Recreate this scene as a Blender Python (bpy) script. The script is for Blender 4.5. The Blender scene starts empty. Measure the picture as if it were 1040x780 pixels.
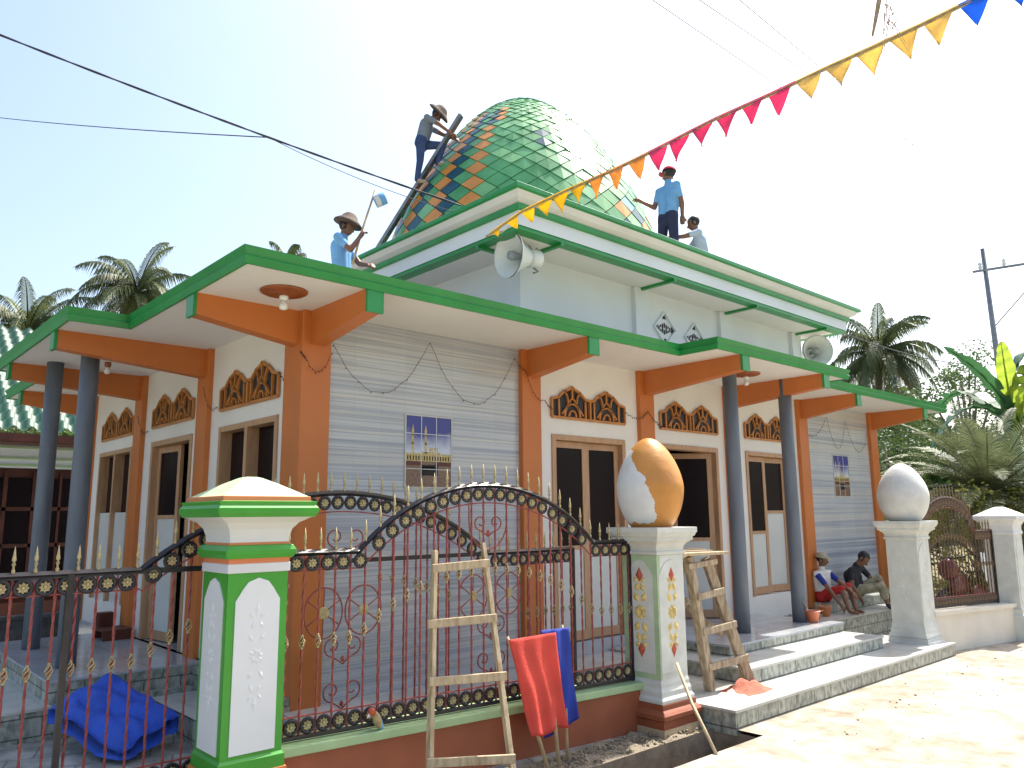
import bpy, bmesh, math, random
import numpy as np
from mathutils import Vector, Matrix, noise
random.seed(7)
PI = math.pi
C = bpy.context.scene.collection
R = math.radians

# ---------------------------------------------------------------- materials
def mat(name, col, rough=0.6, var=0.12, scale=6.0, bump=0.0, bscale=None, metal=0.0, spec=0.5,
        stretch=(1, 1, 1), col2=None, coat=0.0, trans=0.0, detail=4.0):
    m = bpy.data.materials.new(name); m.use_nodes = True
    nt = m.node_tree; N = nt.nodes; L = nt.links
    b = N['Principled BSDF']
    b.inputs['Roughness'].default_value = rough
    b.inputs['Metallic'].default_value = metal
    b.inputs['Specular IOR Level'].default_value = spec
    b.inputs['Coat Weight'].default_value = coat
    tc = N.new('ShaderNodeTexCoord'); mp = N.new('ShaderNodeMapping')
    mp.inputs['Scale'].default_value = stretch
    L.new(tc.outputs['Object'], mp.inputs['Vector'])
    nz = N.new('ShaderNodeTexNoise'); nz.inputs['Scale'].default_value = scale
    nz.inputs['Detail'].default_value = detail
    L.new(mp.outputs['Vector'], nz.inputs['Vector'])
    cr = N.new('ShaderNodeValToRGB')
    c = col; a = tuple(max(0, x * (1 - var)) for x in c)
    d = tuple(min(1, x * (1 + var)) for x in c) if col2 is None else col2
    cr.color_ramp.elements[0].position = 0.3; cr.color_ramp.elements[1].position = 0.7
    cr.color_ramp.elements[0].color = (*a, 1); cr.color_ramp.elements[1].color = (*d, 1)
    L.new(nz.outputs['Fac'], cr.inputs['Fac']); L.new(cr.outputs['Color'], b.inputs['Base Color'])
    if bump:
        n2 = N.new('ShaderNodeTexNoise'); n2.inputs['Scale'].default_value = bscale or scale * 5
        n2.inputs['Detail'].default_value = 5
        L.new(mp.outputs['Vector'], n2.inputs['Vector'])
        bp = N.new('ShaderNodeBump'); bp.inputs['Strength'].default_value = bump
        bp.inputs['Distance'].default_value = 0.02
        L.new(n2.outputs['Fac'], bp.inputs['Height']); L.new(bp.outputs['Normal'], b.inputs['Normal'])
    if trans:
        tr = N.new('ShaderNodeBsdfTranslucent'); mx = N.new('ShaderNodeMixShader')
        mx.inputs[0].default_value = trans
        L.new(cr.outputs['Color'], tr.inputs['Color'])
        L.new(b.outputs[0], mx.inputs[1]); L.new(tr.outputs[0], mx.inputs[2])
        L.new(mx.outputs[0], N['Material Output'].inputs['Surface'])
    return m

def mat_streak(name, cols, zs=22, joints=True):
    """glazed wall tile printed with long horizontal streaks"""
    m = bpy.data.materials.new(name); m.use_nodes = True
    nt = m.node_tree; N = nt.nodes; L = nt.links; b = N['Principled BSDF']
    b.inputs['Roughness'].default_value = 0.22
    tc = N.new('ShaderNodeTexCoord'); mp = N.new('ShaderNodeMapping')
    mp.inputs['Scale'].default_value = (0.03, 0.03, zs); L.new(tc.outputs['Object'], mp.inputs['Vector'])
    nz = N.new('ShaderNodeTexNoise'); nz.inputs['Scale'].default_value = 1.0; nz.inputs['Detail'].default_value = 6
    nz.inputs['Roughness'].default_value = 0.7
    L.new(mp.outputs['Vector'], nz.inputs['Vector'])
    cr = N.new('ShaderNodeValToRGB'); e = cr.color_ramp.elements
    ps = [0.34, 0.42, 0.47, 0.515, 0.56, 0.64]
    while len(e) < len(ps): e.new(0.5)
    for i, p in enumerate(ps):
        e[i].position = p; e[i].color = (*cols[i % len(cols)], 1)
    L.new(nz.outputs['Fac'], cr.inputs['Fac'])
    br = N.new('ShaderNodeTexBrick'); mp2 = N.new('ShaderNodeMapping')
    mp2.inputs['Rotation'].default_value = (R(90), 0, 0)
    L.new(tc.outputs['Object'], mp2.inputs['Vector'])
    br.offset = 0.0; br.inputs['Color1'].default_value = (1, 1, 1, 1); br.inputs['Color2'].default_value = (.93, .93, .94, 1)
    br.inputs['Mortar'].default_value = (.86, .86, .86, 1); br.inputs['Scale'].default_value = 1.0
    br.inputs['Brick Width'].default_value = 0.25; br.inputs['Row Height'].default_value = 0.4
    br.inputs['Mortar Size'].default_value = 0.0018
    L.new(mp2.outputs['Vector'], br.inputs['Vector'])
    mx = N.new('ShaderNodeMixRGB'); mx.blend_type = 'MULTIPLY'; mx.inputs[0].default_value = 1
    L.new(cr.outputs['Color'], mx.inputs[1]); L.new(br.outputs['Color'], mx.inputs[2])
    L.new(mx.outputs[0], b.inputs['Base Color'])
    return m

def mat_brick(name, c1, c2, mortar, w=0.3, h=0.15, ms=0.004, rough=0.4, rot=(0, 0, 0), nscale=18, bump=0.15, stretch=(1, 1, 1), offs=0.5):
    m = bpy.data.materials.new(name); m.use_nodes = True
    nt = m.node_tree; N = nt.nodes; L = nt.links; b = N['Principled BSDF']
    b.inputs['Roughness'].default_value = rough
    tc = N.new('ShaderNodeTexCoord'); mp = N.new('ShaderNodeMapping'); mp.inputs['Rotation'].default_value = rot
    L.new(tc.outputs['Object'], mp.inputs['Vector'])
    mp3 = N.new('ShaderNodeMapping'); mp3.inputs['Scale'].default_value = stretch
    L.new(tc.outputs['Object'], mp3.inputs['Vector'])
    nz = N.new('ShaderNodeTexNoise'); nz.inputs['Scale'].default_value = nscale; nz.inputs['Detail'].default_value = 6
    L.new(mp3.outputs['Vector'], nz.inputs['Vector'])
    cr = N.new('ShaderNodeValToRGB'); cr.color_ramp.elements[0].position = .35; cr.color_ramp.elements[1].position = .65
    cr.color_ramp.elements[0].color = (*c1, 1); cr.color_ramp.elements[1].color = (*c2, 1)
    L.new(nz.outputs['Fac'], cr.inputs['Fac'])
    br = N.new('ShaderNodeTexBrick'); br.offset = offs
    br.inputs['Color1'].default_value = (1, 1, 1, 1); br.inputs['Color2'].default_value = (.85, .85, .85, 1)
    br.inputs['Mortar'].default_value = (*mortar, 1); br.inputs['Scale'].default_value = 1
    br.inputs['Brick Width'].default_value = w; br.inputs['Row Height'].default_value = h; br.inputs['Mortar Size'].default_value = ms
    L.new(mp.outputs['Vector'], br.inputs['Vector'])
    mx = N.new('ShaderNodeMixRGB'); mx.blend_type = 'MULTIPLY'; mx.inputs[0].default_value = 1
    L.new(cr.outputs['Color'], mx.inputs[1]); L.new(br.outputs['Color'], mx.inputs[2]); L.new(mx.outputs[0], b.inputs['Base Color'])
    if bump:
        bp = N.new('ShaderNodeBump'); bp.inputs['Strength'].default_value = bump; bp.inputs['Distance'].default_value = .02
        L.new(nz.outputs['Fac'], bp.inputs['Height']); L.new(bp.outputs['Normal'], b.inputs['Normal'])
    return m

def mat_ground(name, cols, scale=0.6, rough=0.95, fine=30, bump=0.4):
    m = bpy.data.materials.new(name); m.use_nodes = True
    nt = m.node_tree; N = nt.nodes; L = nt.links; b = N['Principled BSDF']
    b.inputs['Roughness'].default_value = rough; b.inputs['Specular IOR Level'].default_value = .2
    tc = N.new('ShaderNodeTexCoord')
    n1 = N.new('ShaderNodeTexNoise'); n1.inputs['Scale'].default_value = scale; n1.inputs['Detail'].default_value = 8
    n1.inputs['Roughness'].default_value = .65; L.new(tc.outputs['Object'], n1.inputs['Vector'])
    n2 = N.new('ShaderNodeTexNoise'); n2.inputs['Scale'].default_value = fine; n2.inputs['Detail'].default_value = 8
    n2.inputs['Roughness'].default_value = .7; L.new(tc.outputs['Object'], n2.inputs['Vector'])
    cr = N.new('ShaderNodeValToRGB'); e = cr.color_ramp.elements
    while len(e) < len(cols): e.new(.5)
    for i, cc in enumerate(cols):
        e[i].position = .3 + .4 * i / (len(cols) - 1); e[i].color = (*cc, 1)
    L.new(n1.outputs['Fac'], cr.inputs['Fac'])
    c2 = N.new('ShaderNodeValToRGB'); c2.color_ramp.elements[0].position = .32; c2.color_ramp.elements[1].position = .55
    c2.color_ramp.elements[0].color = (.66, .62, .55, 1); c2.color_ramp.elements[1].color = (1, 1, 1, 1)
    L.new(n2.outputs['Fac'], c2.inputs['Fac'])
    mx = N.new('ShaderNodeMixRGB'); mx.blend_type = 'MULTIPLY'; mx.inputs[0].default_value = 1
    L.new(cr.outputs['Color'], mx.inputs[1]); L.new(c2.outputs['Color'], mx.inputs[2]); L.new(mx.outputs[0], b.inputs['Base Color'])
    bp = N.new('ShaderNodeBump'); bp.inputs['Strength'].default_value = bump; bp.inputs['Distance'].default_value = .03
    L.new(n2.outputs['Fac'], bp.inputs['Height']); L.new(bp.outputs['Normal'], b.inputs['Normal'])
    return m

M = {}
M['orange'] = mat('orange_paint', (.53, .16, .035), .45, .07, 2.5, .04)
M['white'] = mat('white_wall_paint', (.74, .72, .68), .7, .05, 1.4, .05)
M['soffit'] = mat('soffit_paint', (.72, .70, .66), .75, .05, 1.0, .03)
M['upwhite'] = mat('cool_white_paint', (.66, .71, .75), .6, .06, 1.2, .05)
M['cream'] = mat('cream_paint', (.62, .63, .62), .5, .06, 2.0)
M['green'] = mat('green_trim_paint', (.016, .235, .052), .35, .12, 4, .05)
M['roofdeck'] = mat('roof_concrete', (.4, .38, .34), .9, .2, 3, .2)
M['col'] = mat('grey_column_paint', (.125, .145, .175), .5, .18, 3, .08, stretch=(3, 3, .7))
M['tile'] = mat_streak('streaked_wall_tile', [(.26, .29, .36), (.40, .43, .47), (.57, .58, .58), (.34, .37, .43), (.58, .57, .53), (.44, .45, .46)], 6.5)
M['ragred'] = mat('faded_red_rag', (.42, .13, .08), .9, .25, 8, .3); M['rosegold'] = mat('ornament_gold_paint', (.62, .46, .14), .4, .25, 12)
M['tile_top'] = mat_brick('glazed_step_top', (.50, .50, .46), (.60, .60, .56), (.62, .62, .6), .3, .3, .004, .3, (0, 0, 0), 4, .02, offs=0)
M['riser'] = mat_brick('mottled_riser_tile', (.18, .20, .16), (.50, .51, .44), (.3, .3, .28), .3, .14, .006, .4, (R(90), 0, 0), 22, .1, (1, 1, .6))
M['floor'] = mat_brick('polished_floor_tile', (.42, .44, .46), (.50, .52, .54), (.6, .6, .6), .4, .4, .004, .14, (0, 0, 0), 3, .01, offs=0)
M['paving'] = mat_brick('stone_paving', (.22, .22, .20), (.42, .42, .38), (.5, .5, .5), .3, .3, .008, .6, (0, 0, R(20)), 7, .2)
M['wood'] = mat('varnished_door_wood', (.46, .27, .15), .4, .14, 5, .04, stretch=(6, 6, .8))
M['door_white'] = mat('door_panel_white', (.58, .60, .58), .4, .05, 3)
M['glass'] = mat('dark_glass', (.010, .005, .007), .25, .2, 2, spec=.12)
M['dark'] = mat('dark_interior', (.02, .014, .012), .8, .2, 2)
M['vent'] = mat('carved_vent_wood', (.48, .19, .045), .45, .15, 12, .05)
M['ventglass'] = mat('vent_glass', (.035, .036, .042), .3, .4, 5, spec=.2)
M['black'] = mat('black_iron', (.018, .016, .02), .3, .3, 20)
M['redbar'] = mat('red_oxide_bar', (.26, .05, .042), .4, .25, 25)
M['gold'] = mat('gold_paint', (.42, .34, .17), .45, .35, 30, metal=.1)
M['brown'] = mat('maroon_wall_paint', (.30, .085, .035), .55, .12, 4, .1)
M['ledge'] = mat('pale_green_ledge_paint', (.36, .50, .26), .5, .12, 5)
M['pgreen'] = mat('leaf_green_paint', (.045, .30, .025), .35, .08, 4)
M['porange'] = mat('light_orange_paint', (.60, .20, .07), .5, .08, 4)
M['pwhite'] = mat('pillar_white_paint', (.68, .70, .70), .55, .03, 3, .04)
M['wash'] = mat('whitewash_undercoat', (.58, .59, .54), .7, .10, 7, .12)
M['faded'] = mat('faded_green_wash', (.38, .50, .30), .65, .14, 9, .1)
M['plinth'] = mat('bare_sand_render', (.46, .36, .22), .9, .18, 10, .25)
M['eggw'] = mat('egg_white_plaster', (.66, .67, .66), .6, .06, 9, .22, 14)
M['eggo'] = mat('egg_orange_paint', (.54, .235, .045), .42, .12, 5, .22, 14)
M['eggr'] = mat('egg_grey_plaster', (.62, .62, .58), .7, .08, 9, .25, 16)
M['timber'] = mat('raw_timber', (.42, .31, .18), .8, .25, 7, .25, stretch=(5, 5, 1), col2=(.56, .45, .29))
M['oldtimber'] = mat('weathered_timber', (.36, .26, .16), .85, .35, 9, .3, stretch=(4, 4, 1), col2=(.52, .42, .29))
M['bamboo'] = mat('bamboo_stick', (.50, .38, .22), .6, .25, 12, .1)
M['redcloth'] = mat('coral_red_cloth', (.78, .10, .07), .8, .10, 6, .3, 60, trans=.35)
M['bluecloth'] = mat('royal_blue_cloth', (.01, .035, .30), .7, .2, 5, .2, trans=.1)
M['bluebag'] = mat('blue_cover_cloth', (.012, .075, .48), .6, .15, 6, .35, 25)
M['plasticw'] = mat('horn_grey_plastic', (.72, .75, .73), .35, .05, 5)
M['metal'] = mat('dull_metal', (.25, .25, .25), .4, .2, 10, metal=.7)
M['cable'] = mat('black_cable', (.03, .03, .045), .6, .2, 10)
M['tgreen'] = mat('dome_tile_green', (.045, .27, .085), .34, .18, 2.5, col2=(.11, .40, .16), spec=.35)
M['tgreen2'] = mat('dome_tile_pale_green', (.14, .42, .16), .34, .2, 2.5, col2=(.22, .50, .22), spec=.35)
M['tblue'] = mat('dome_tile_petrol', (.004, .075, .115), .34, .25, 3, spec=.35)
M['torange'] = mat('dome_tile_orange', (.62, .25, .05), .34, .12, 3, spec=.35)
M['tsky'] = mat('dome_tile_sky', (.12, .35, .42), .34, .2, 3, spec=.35)
M['grout'] = mat('dome_grout', (.03, .12, .07), .8, .2, 5)
M['ground'] = mat_ground('grass_and_soil', [(.10, .12, .04), (.22, .19, .11), (.14, .16, .06)], .3)
M['road'] = mat_ground('sandy_concrete_lane', [(.40, .36, .29), (.50, .46, .39), (.32, .28, .22), (.51, .48, .42)], .8, fine=5)
M['dirt'] = mat_ground('rubble_dirt', [(.20, .17, .13), (.40, .34, .25), (.28, .24, .18)], 3.0, fine=45, bump=1.0)
M['drain'] = mat('drain_concrete', (.20, .155, .11), .9, .4, 5, .4)
M['render'] = mat('cream_wall_render', (.68, .62, .52), .75, .08, 3, .1)
M['trunk'] = mat('palm_trunk_bark', (.20, .17, .13), .9, .3, 8, .5, stretch=(1, 1, 4))
M['palm'] = mat('palm_leaflet', (.055, .095, .03), .45, .4, 1.2, col2=(.16, .19, .07), trans=.3)
M['palmdry'] = mat('palm_leaflet_dry', (.30, .24, .12), .6, .3, 2, trans=.3)
M['cycad'] = mat('fern_palm_leaflet', (.07, .11, .04), .6, .4, 2, col2=(.22, .25, .12), trans=.25)
M['leaf'] = mat('broad_leaf', (.05, .10, .025), .5, .4, 1.2, col2=(.13, .20, .06), trans=.3)
M['leafy'] = mat('yellow_green_leaf', (.30, .36, .05), .5, .35, 2, col2=(.50, .48, .10), trans=.45)
M['banana'] = mat('banana_leaf', (.045, .13, .05), .35, .25, 2, trans=.35)
M['bananay'] = mat('young_banana_leaf', (.42, .55, .06), .4, .2, 2, trans=.6)
M['wood_dark'] = mat('dark_wood_and_shade', (.10, .025, .012), .5, .3, 5)  # dark wood; also stands in for shade on the veranda and maroon cover
M['skin'] = mat('brown_skin', (.20, .095, .055), .5, .1, 8)
M['hair'] = mat('black_hair', (.012, .010, .010), .6, .2, 20)
M['straw'] = mat('brown_straw_hat', (.085, .055, .04), .8, .3, 20, .3)
M['denim'] = mat('blue_denim', (.03, .06, .16), .8, .2, 15)
M['greyshirt'] = mat('grey_blue_shirt', (.17, .20, .25), .8, .12, 10)
M['skyshirt'] = mat('sky_blue_shirt', (.16, .38, .66), .8, .12, 10)
M['paleshirt'] = mat('pale_blue_shirt', (.42, .50, .62), .8, .12, 10)
M['whiteshirt'] = mat('white_shirt', (.70, .70, .68), .8, .08, 10)
M['blackshirt'] = mat('black_shirt', (.02, .02, .025), .8, .2, 10)
M['camo'] = mat('drab_camouflage', (.20, .18, .10), .85, .3, 9, col2=(.42, .40, .28))
M['redshort'] = mat('red_shorts', (.45, .02, .02), .8, .2, 10)
M['redcap'] = mat('red_cap', (.62, .03, .06), .7, .15, 10)
M['khaki'] = mat('khaki_cap', (.38, .35, .25), .8, .15, 10)
M['navy'] = mat('navy_trousers', (.02, .025, .07), .8, .2, 10)
M['bucket'] = mat('orange_plastic', (.75, .22, .10), .35, .08, 6)
M['bulb'] = mat('milky_bulb', (.75, .76, .74), .15, .03, 5)
M['rooft'] = None; M['rose'] = mat('dark_carved_rose', (.26, .07, .018), .35, .2, 14)

def mat_rooftile():
    m = bpy.data.materials.new('green_white_roof_tile'); m.use_nodes = True
    nt = m.node_tree; N = nt.nodes; L = nt.links; b = N['Principled BSDF']; b.inputs['Roughness'].default_value = .5
    g = N.new('ShaderNodeNewGeometry'); tc = N.new('ShaderNodeTexCoord')
    nz = N.new('ShaderNodeTexNoise'); nz.inputs['Scale'].default_value = 9; L.new(tc.outputs['Object'], nz.inputs['Vector'])
    cr = N.new('ShaderNodeValToRGB'); cr.color_ramp.elements[0].color = (.006, .045, .028, 1); cr.color_ramp.elements[1].color = (.03, .10, .065, 1)
    L.new(nz.outputs['Fac'], cr.inputs['Fac']); L.new(cr.outputs['Color'], b.inputs['Base Color'])
    return m
M['rooft'] = mat_rooftile()

# ---------------------------------------------------------------- mesh helpers
class MB:
    def __init__(s): s.v = []; s.f = []; s.m = []; s.sm = []
    def add(s, vs, fs, mi=0, smooth=False):
        o = len(s.v); s.v += [tuple(p) for p in vs]
        for f in fs: s.f.append([o + i for i in f]); s.m.append(mi); s.sm.append(smooth)
        return s
    def box(s, x0, x1, y0, y1, z0, z1, mi=0):
        v = [(x0, y0, z0), (x1, y0, z0), (x1, y1, z0), (x0, y1, z0), (x0, y0, z1), (x1, y0, z1), (x1, y1, z1), (x0, y1, z1)]
        return s.add(v, [(3, 2, 1, 0), (4, 5, 6, 7), (0, 1, 5, 4), (1, 2, 6, 5), (2, 3, 7, 6), (3, 0, 4, 7)], mi)
    def bar(s, a, b, w, h, mi=0, up=(0, 0, 1), taper=1.0):
        a = Vector(a); b = Vector(b); d = (b - a).normalized(); u = Vector(up)
        if abs(d.dot(u)) > .98: u = Vector((0, 1, 0))
        r = d.cross(u).normalized(); u = r.cross(d)
        vs = []
        for p, t in ((a, 1.0), (b, taper)):
            for i, j in ((-1, -1), (1, -1), (1, 1), (-1, 1)): vs.append(p + r * (i * w * t / 2) + u * (j * h * t / 2))
        return s.add(vs, [(3, 2, 1, 0), (4, 5, 6, 7), (0, 1, 5, 4), (1, 2, 6, 5), (2, 3, 7, 6), (3, 0, 4, 7)], mi)
    def prism(s, poly, o, ax, ay, n, mi=0, cap=True):
        """poly 2D list extruded along vector n, origin o, axes ax, ay"""
        o = Vector(o); ax = Vector(ax); ay = Vector(ay); n = Vector(n)
        a = [o + ax * p[0] + ay * p[1] for p in poly]; b = [p + n for p in a]; k = len(poly)
        fs = [(i, (i + 1) % k, k + (i + 1) % k, k + i) for i in range(k)]
        if cap: fs += [list(range(k))[::-1], [k + i for i in range(k)]]
        return s.add(a + b, fs, mi)
    def tube(s, pts, r, seg=8, mi=0, closed=False, smooth=True, caps=True):
        pts = [Vector(p) for p in pts]; n = len(pts); vs = []
        rr = r if hasattr(r, '__len__') else [r] * n
        prev = None
        for i, p in enumerate(pts):
            if closed: t = (pts[(i + 1) % n] - pts[i - 1])
            else: t = pts[min(i + 1, n - 1)] - pts[max(i - 1, 0)]
            t = t.normalized() if t.length > 1e-9 else Vector((0, 0, 1))
            if prev is None:
                u = Vector((0, 0, 1)) if abs(t.z) < .9 else Vector((1, 0, 0))
                prev = (u - t * u.dot(t)).normalized()
            else:
                q = prev - t * prev.dot(t); prev = q.normalized() if q.length > 1e-6 else prev
            w = t.cross(prev)
            for k in range(seg):
                a = 2 * PI * k / seg; vs.append(p + (prev * math.cos(a) + w * math.sin(a)) * rr[i])
        fs = []
        for i in range(n if closed else n - 1):
            j = (i + 1) % n
            for k in range(seg): l = (k + 1) % seg; fs.append((i * seg + k, i * seg + l, j * seg + l, j * seg + k))
        if caps and not closed: fs += [list(range(seg))[::-1], [(n - 1) * seg + k for k in range(seg)]]
        return s.add(vs, fs, mi, smooth)
    def lathe(s, prof, c=(0, 0, 0), seg=20, mi=0, smooth=True, axis=None):
        """prof [(r,z)...] around z through c, or around a given axis vector"""
        c = Vector(c); q = Vector((0, 0, 1)).rotation_difference(Vector(axis).normalized()) if axis else None
        vs = []
        for r, z in prof:
            for k in range(seg):
                a = 2 * PI * k / seg; p = Vector((r * math.cos(a), r * math.sin(a), z))
                if q: p = q @ p
                vs.append(c + p)
        fs = [(i * seg + k, i * seg + (k + 1) % seg, (i + 1) * seg + (k + 1) % seg, (i + 1) * seg + k) for i in range(len(prof) - 1) for k in range(seg)]
        fs += [list(range(seg))[::-1], [(len(prof) - 1) * seg + k for k in range(seg)]]
        return s.add(vs, fs, mi, smooth)
    def sq(s, prof, cx, cy, mis=None, smooth=False):
        """square loft: prof [(half,z)...]"""
        vs = []
        for h, z in prof: vs += [(cx - h, cy - h, z), (cx + h, cy - h, z), (cx + h, cy + h, z), (cx - h, cy + h, z)]
        o = len(s.v); s.v += vs
        for i in range(len(prof) - 1):
            for k in range(4):
                s.f.append([o + i * 4 + k, o + i * 4 + (k + 1) % 4, o + (i + 1) * 4 + (k + 1) % 4, o + (i + 1) * 4 + k])
                s.m.append(mis[i] if mis else 0); s.sm.append(smooth)
        s.f.append([o + 3, o + 2, o + 1, o]); s.m.append(mis[0] if mis else 0); s.sm.append(False)
        t = o + 4 * (len(prof) - 1); s.f.append([t, t + 1, t + 2, t + 3]); s.m.append(mis[-1] if mis else 0); s.sm.append(False)
        return s
    def sweep(s, path, prof, mis=None, closed=True):
        """path CCW 2D polygon, prof [(outward offset, z)...] closed loop profile"""
        n = len(path); vs = []
        for i in range(n):
            p = Vector(path[i]); a = Vector(path[i - 1]); b = Vector(path[(i + 1) % n])
            d1 = (p - a).normalized(); d2 = (b - p).normalized()
            n1 = Vector((d1.y, -d1.x)); n2 = Vector((d2.y, -d2.x)); m = (n1 + n2); m = m / (1 + n1.dot(n2))
            for off, z in prof: q = p + m * off; vs.append((q.x, q.y, z))
        k = len(prof); o = len(s.v); s.v += vs
        for i in range(n):
            j = (i + 1) % n
            for t in range(k):
                u = (t + 1) % k
                s.f.append([o + i * k + t, o + j * k + t, o + j * k + u, o + i * k + u]); s.m.append(mis[t] if mis else 0); s.sm.append(False)
        return s
    def blob(s, c, rx, ry, rz, mi=0, seg=14, rings=9, q=None):
        c = Vector(c); vs = []
        for i in range(rings + 1):
            t = PI * i / rings
            for k in range(seg):
                a = 2 * PI * k / seg; p = Vector((rx * math.sin(t) * math.cos(a), ry * math.sin(t) * math.sin(a), rz * math.cos(t)))
                if q: p = q @ p
                vs.append(c + p)
        fs = [((i + 1) * seg + k, (i + 1) * seg + (k + 1) % seg, i * seg + (k + 1) % seg, i * seg + k) for i in range(rings) for k in range(seg)]
        return s.add(vs, fs, mi, True)
    def mesh(s, name, mats):
        me = bpy.data.meshes.new(name); me.from_pydata(s.v, [], s.f)
        for m in (mats if isinstance(mats, (list, tuple)) else [mats]): me.materials.append(m)
        me.polygons.foreach_set('material_index', s.m); me.polygons.foreach_set('use_smooth', s.sm)
        me.update(); return me
    def build(s, name, mats, parent=None, bevel=0, loc=None):
        me = s.mesh(name, mats); return link(name, me, parent, bevel, loc)

def link(name, me, parent=None, bevel=0, loc=None):
    o = bpy.data.objects.new(name, me); C.objects.link(o)
    if parent is not None:
        o.parent = parent
        if me is not None and loc is None: o.matrix_parent_inverse = pinv(parent)
    if loc is not None: o.location = loc
    if bevel:
        b = o.modifiers.new('bevel', 'BEVEL'); b.width = bevel; b.segments = 2; b.limit_method = 'ANGLE'
    return o
def wmat(o):
    m = Matrix.LocRotScale(o.location, o.rotation_euler, o.scale)
    return (wmat(o.parent) @ o.matrix_parent_inverse @ m) if o.parent else m
def pinv(p): return wmat(p).inverted()
def thing(name, label, cat, loc=(0, 0, 0), rz=0, group=None):
    o = bpy.data.objects.new(name, None); C.objects.link(o); o.location = loc; o.rotation_euler = (0, 0, rz)
    o.empty_display_size = .1
    return tag(o, label, cat, group)
def tag(o, label, cat, group=None, kind=None):
    o['label'] = label; o['category'] = cat
    if group: o['group'] = group
    if kind: o['kind'] = kind
    return o
def struct(o): o['kind'] = 'structure'; return o
def inst(name, me, parent, mtx):
    """another copy of a part's mesh, in its parent's frame"""
    o = bpy.data.objects.new(name, me); C.objects.link(o); o.parent = parent; o.matrix_local = mtx; return o
def rotbox(mb, c, size, rz=0, mi=0, rx=0, ry=0):
    q = Matrix.Translation(c) @ Matrix.Rotation(rz, 4, 'Z') @ Matrix.Rotation(ry, 4, 'Y') @ Matrix.Rotation(rx, 4, 'X')
    x, y, z = (t / 2 for t in size)
    v = [(-x, -y, -z), (x, -y, -z), (x, y, -z), (-x, y, -z), (-x, -y, z), (x, -y, z), (x, y, z), (-x, y, z)]
    mb.add([q @ Vector(p) for p in v], [(3, 2, 1, 0), (4, 5, 6, 7), (0, 1, 5, 4), (1, 2, 6, 5), (2, 3, 7, 6), (3, 0, 4, 7)], mi)

# ---------------------------------------------------------------- fitted dimensions
ZS, ZT, ZB, ZBW, ZF = 3.191, 3.281, 3.035, 2.923, .372
W_, P_ = .25, .055
PX = [0, 2.301, 4.088, 5.801, 7.627, 9.924]
PY = [0, 1.872, 3.753, 5.717]
XE, YE = 10.87, 6.63
DN, DPX, DPY = .805, 1.251, 1.272
YB = PY[3] + W_
BX = PX[5] + W_
# ================================================================ SETTING
g = MB()
X0, X1, Y0, Y1 = -4.5, 2.69, -2.14, -1.71      # the open drain
BIG = 260
def quad(mb, x0, x1, y0, y1, z, mi=0): mb.add([(x0, y0, z), (x1, y0, z), (x1, y1, z), (x0, y1, z)], [(0, 1, 2, 3)], mi)
quad(g, -BIG, X0, -BIG, BIG, -.06); quad(g, X1, BIG, -BIG, BIG, -.06)
quad(g, X0, X1, -BIG, Y0, -.06); quad(g, X0, X1, Y1, BIG, -.06)
struct(g.build('ground', M['ground']))
d = MB()
quad(d, X0, X1, Y0, Y1, -.42)
d.add([(X0, Y1, -.42), (X1, Y1, -.42), (X1, Y1, -.03), (X0, Y1, -.03)], [(0, 1, 2, 3)])
d.add([(X0, Y0, -.42), (X1, Y0, -.42), (X1, Y0, -.004), (X0, Y0, -.004)], [(3, 2, 1, 0)])
d.add([(X0, Y0, -.42), (X0, Y1, -.42), (X0, Y1, -.03), (X0, Y0, -.03)], [(0, 1, 2, 3)])
d.add([(X1, Y0, -.42), (X1, Y1, -.42), (X1, Y1, -.03), (X1, Y0, -.03)], [(3, 2, 1, 0)])
struct(d.build('drain_channel', M['drain']))
# lane: gently uneven sheet south of the drain
def sheet(name, x0, x1, y0, y1, nx, ny, z, amp, m, fr=1.0):
    mb = MB(); vs = []
    for j in range(ny + 1):
        for i in range(nx + 1):
            x = x0 + (x1 - x0) * i / nx; y = y0 + (y1 - y0) * j / ny
            e = min(i, nx - i, j, ny - j) > 0
            vs.append((x, y, z + (amp * noise.fractal(Vector((x * fr, y * fr, 3.1)), 1.0, 2.0, 4) if e else 0)))
    fs = [(j * (nx + 1) + i, j * (nx + 1) + i + 1, (j + 1) * (nx + 1) + i + 1, (j + 1) * (nx + 1) + i) for j in range(ny) for i in range(nx)]
    mb.add(vs, fs, 0, True); return struct(mb.build(name, m))
sheet('road', -30, 34, -9, Y0, 160, 30, -.003, .006, M['road'])
sheet('road_verge', X1, 7.3, Y0, -1.2, 40, 8, -.006, .004, M['road'])
sheet('lane_edge', 7.0, 34, Y0, -1.55, 60, 6, -.008, .004, M['road'])
sheet('dirt_strip', X0, X1, Y1, -1.36, 130, 12, -.035, .045, M['dirt'], 5)
sheet('paved_court', -8, 12, -1.36, 9, 4, 4, -.035, 0, M['paving'])

# ================================================================ THE MOSQUE
mosque = thing('mosque', 'white village mosque with orange corbelled pillars, green roof edges and a tiled dome being laid', 'mosque')
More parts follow.
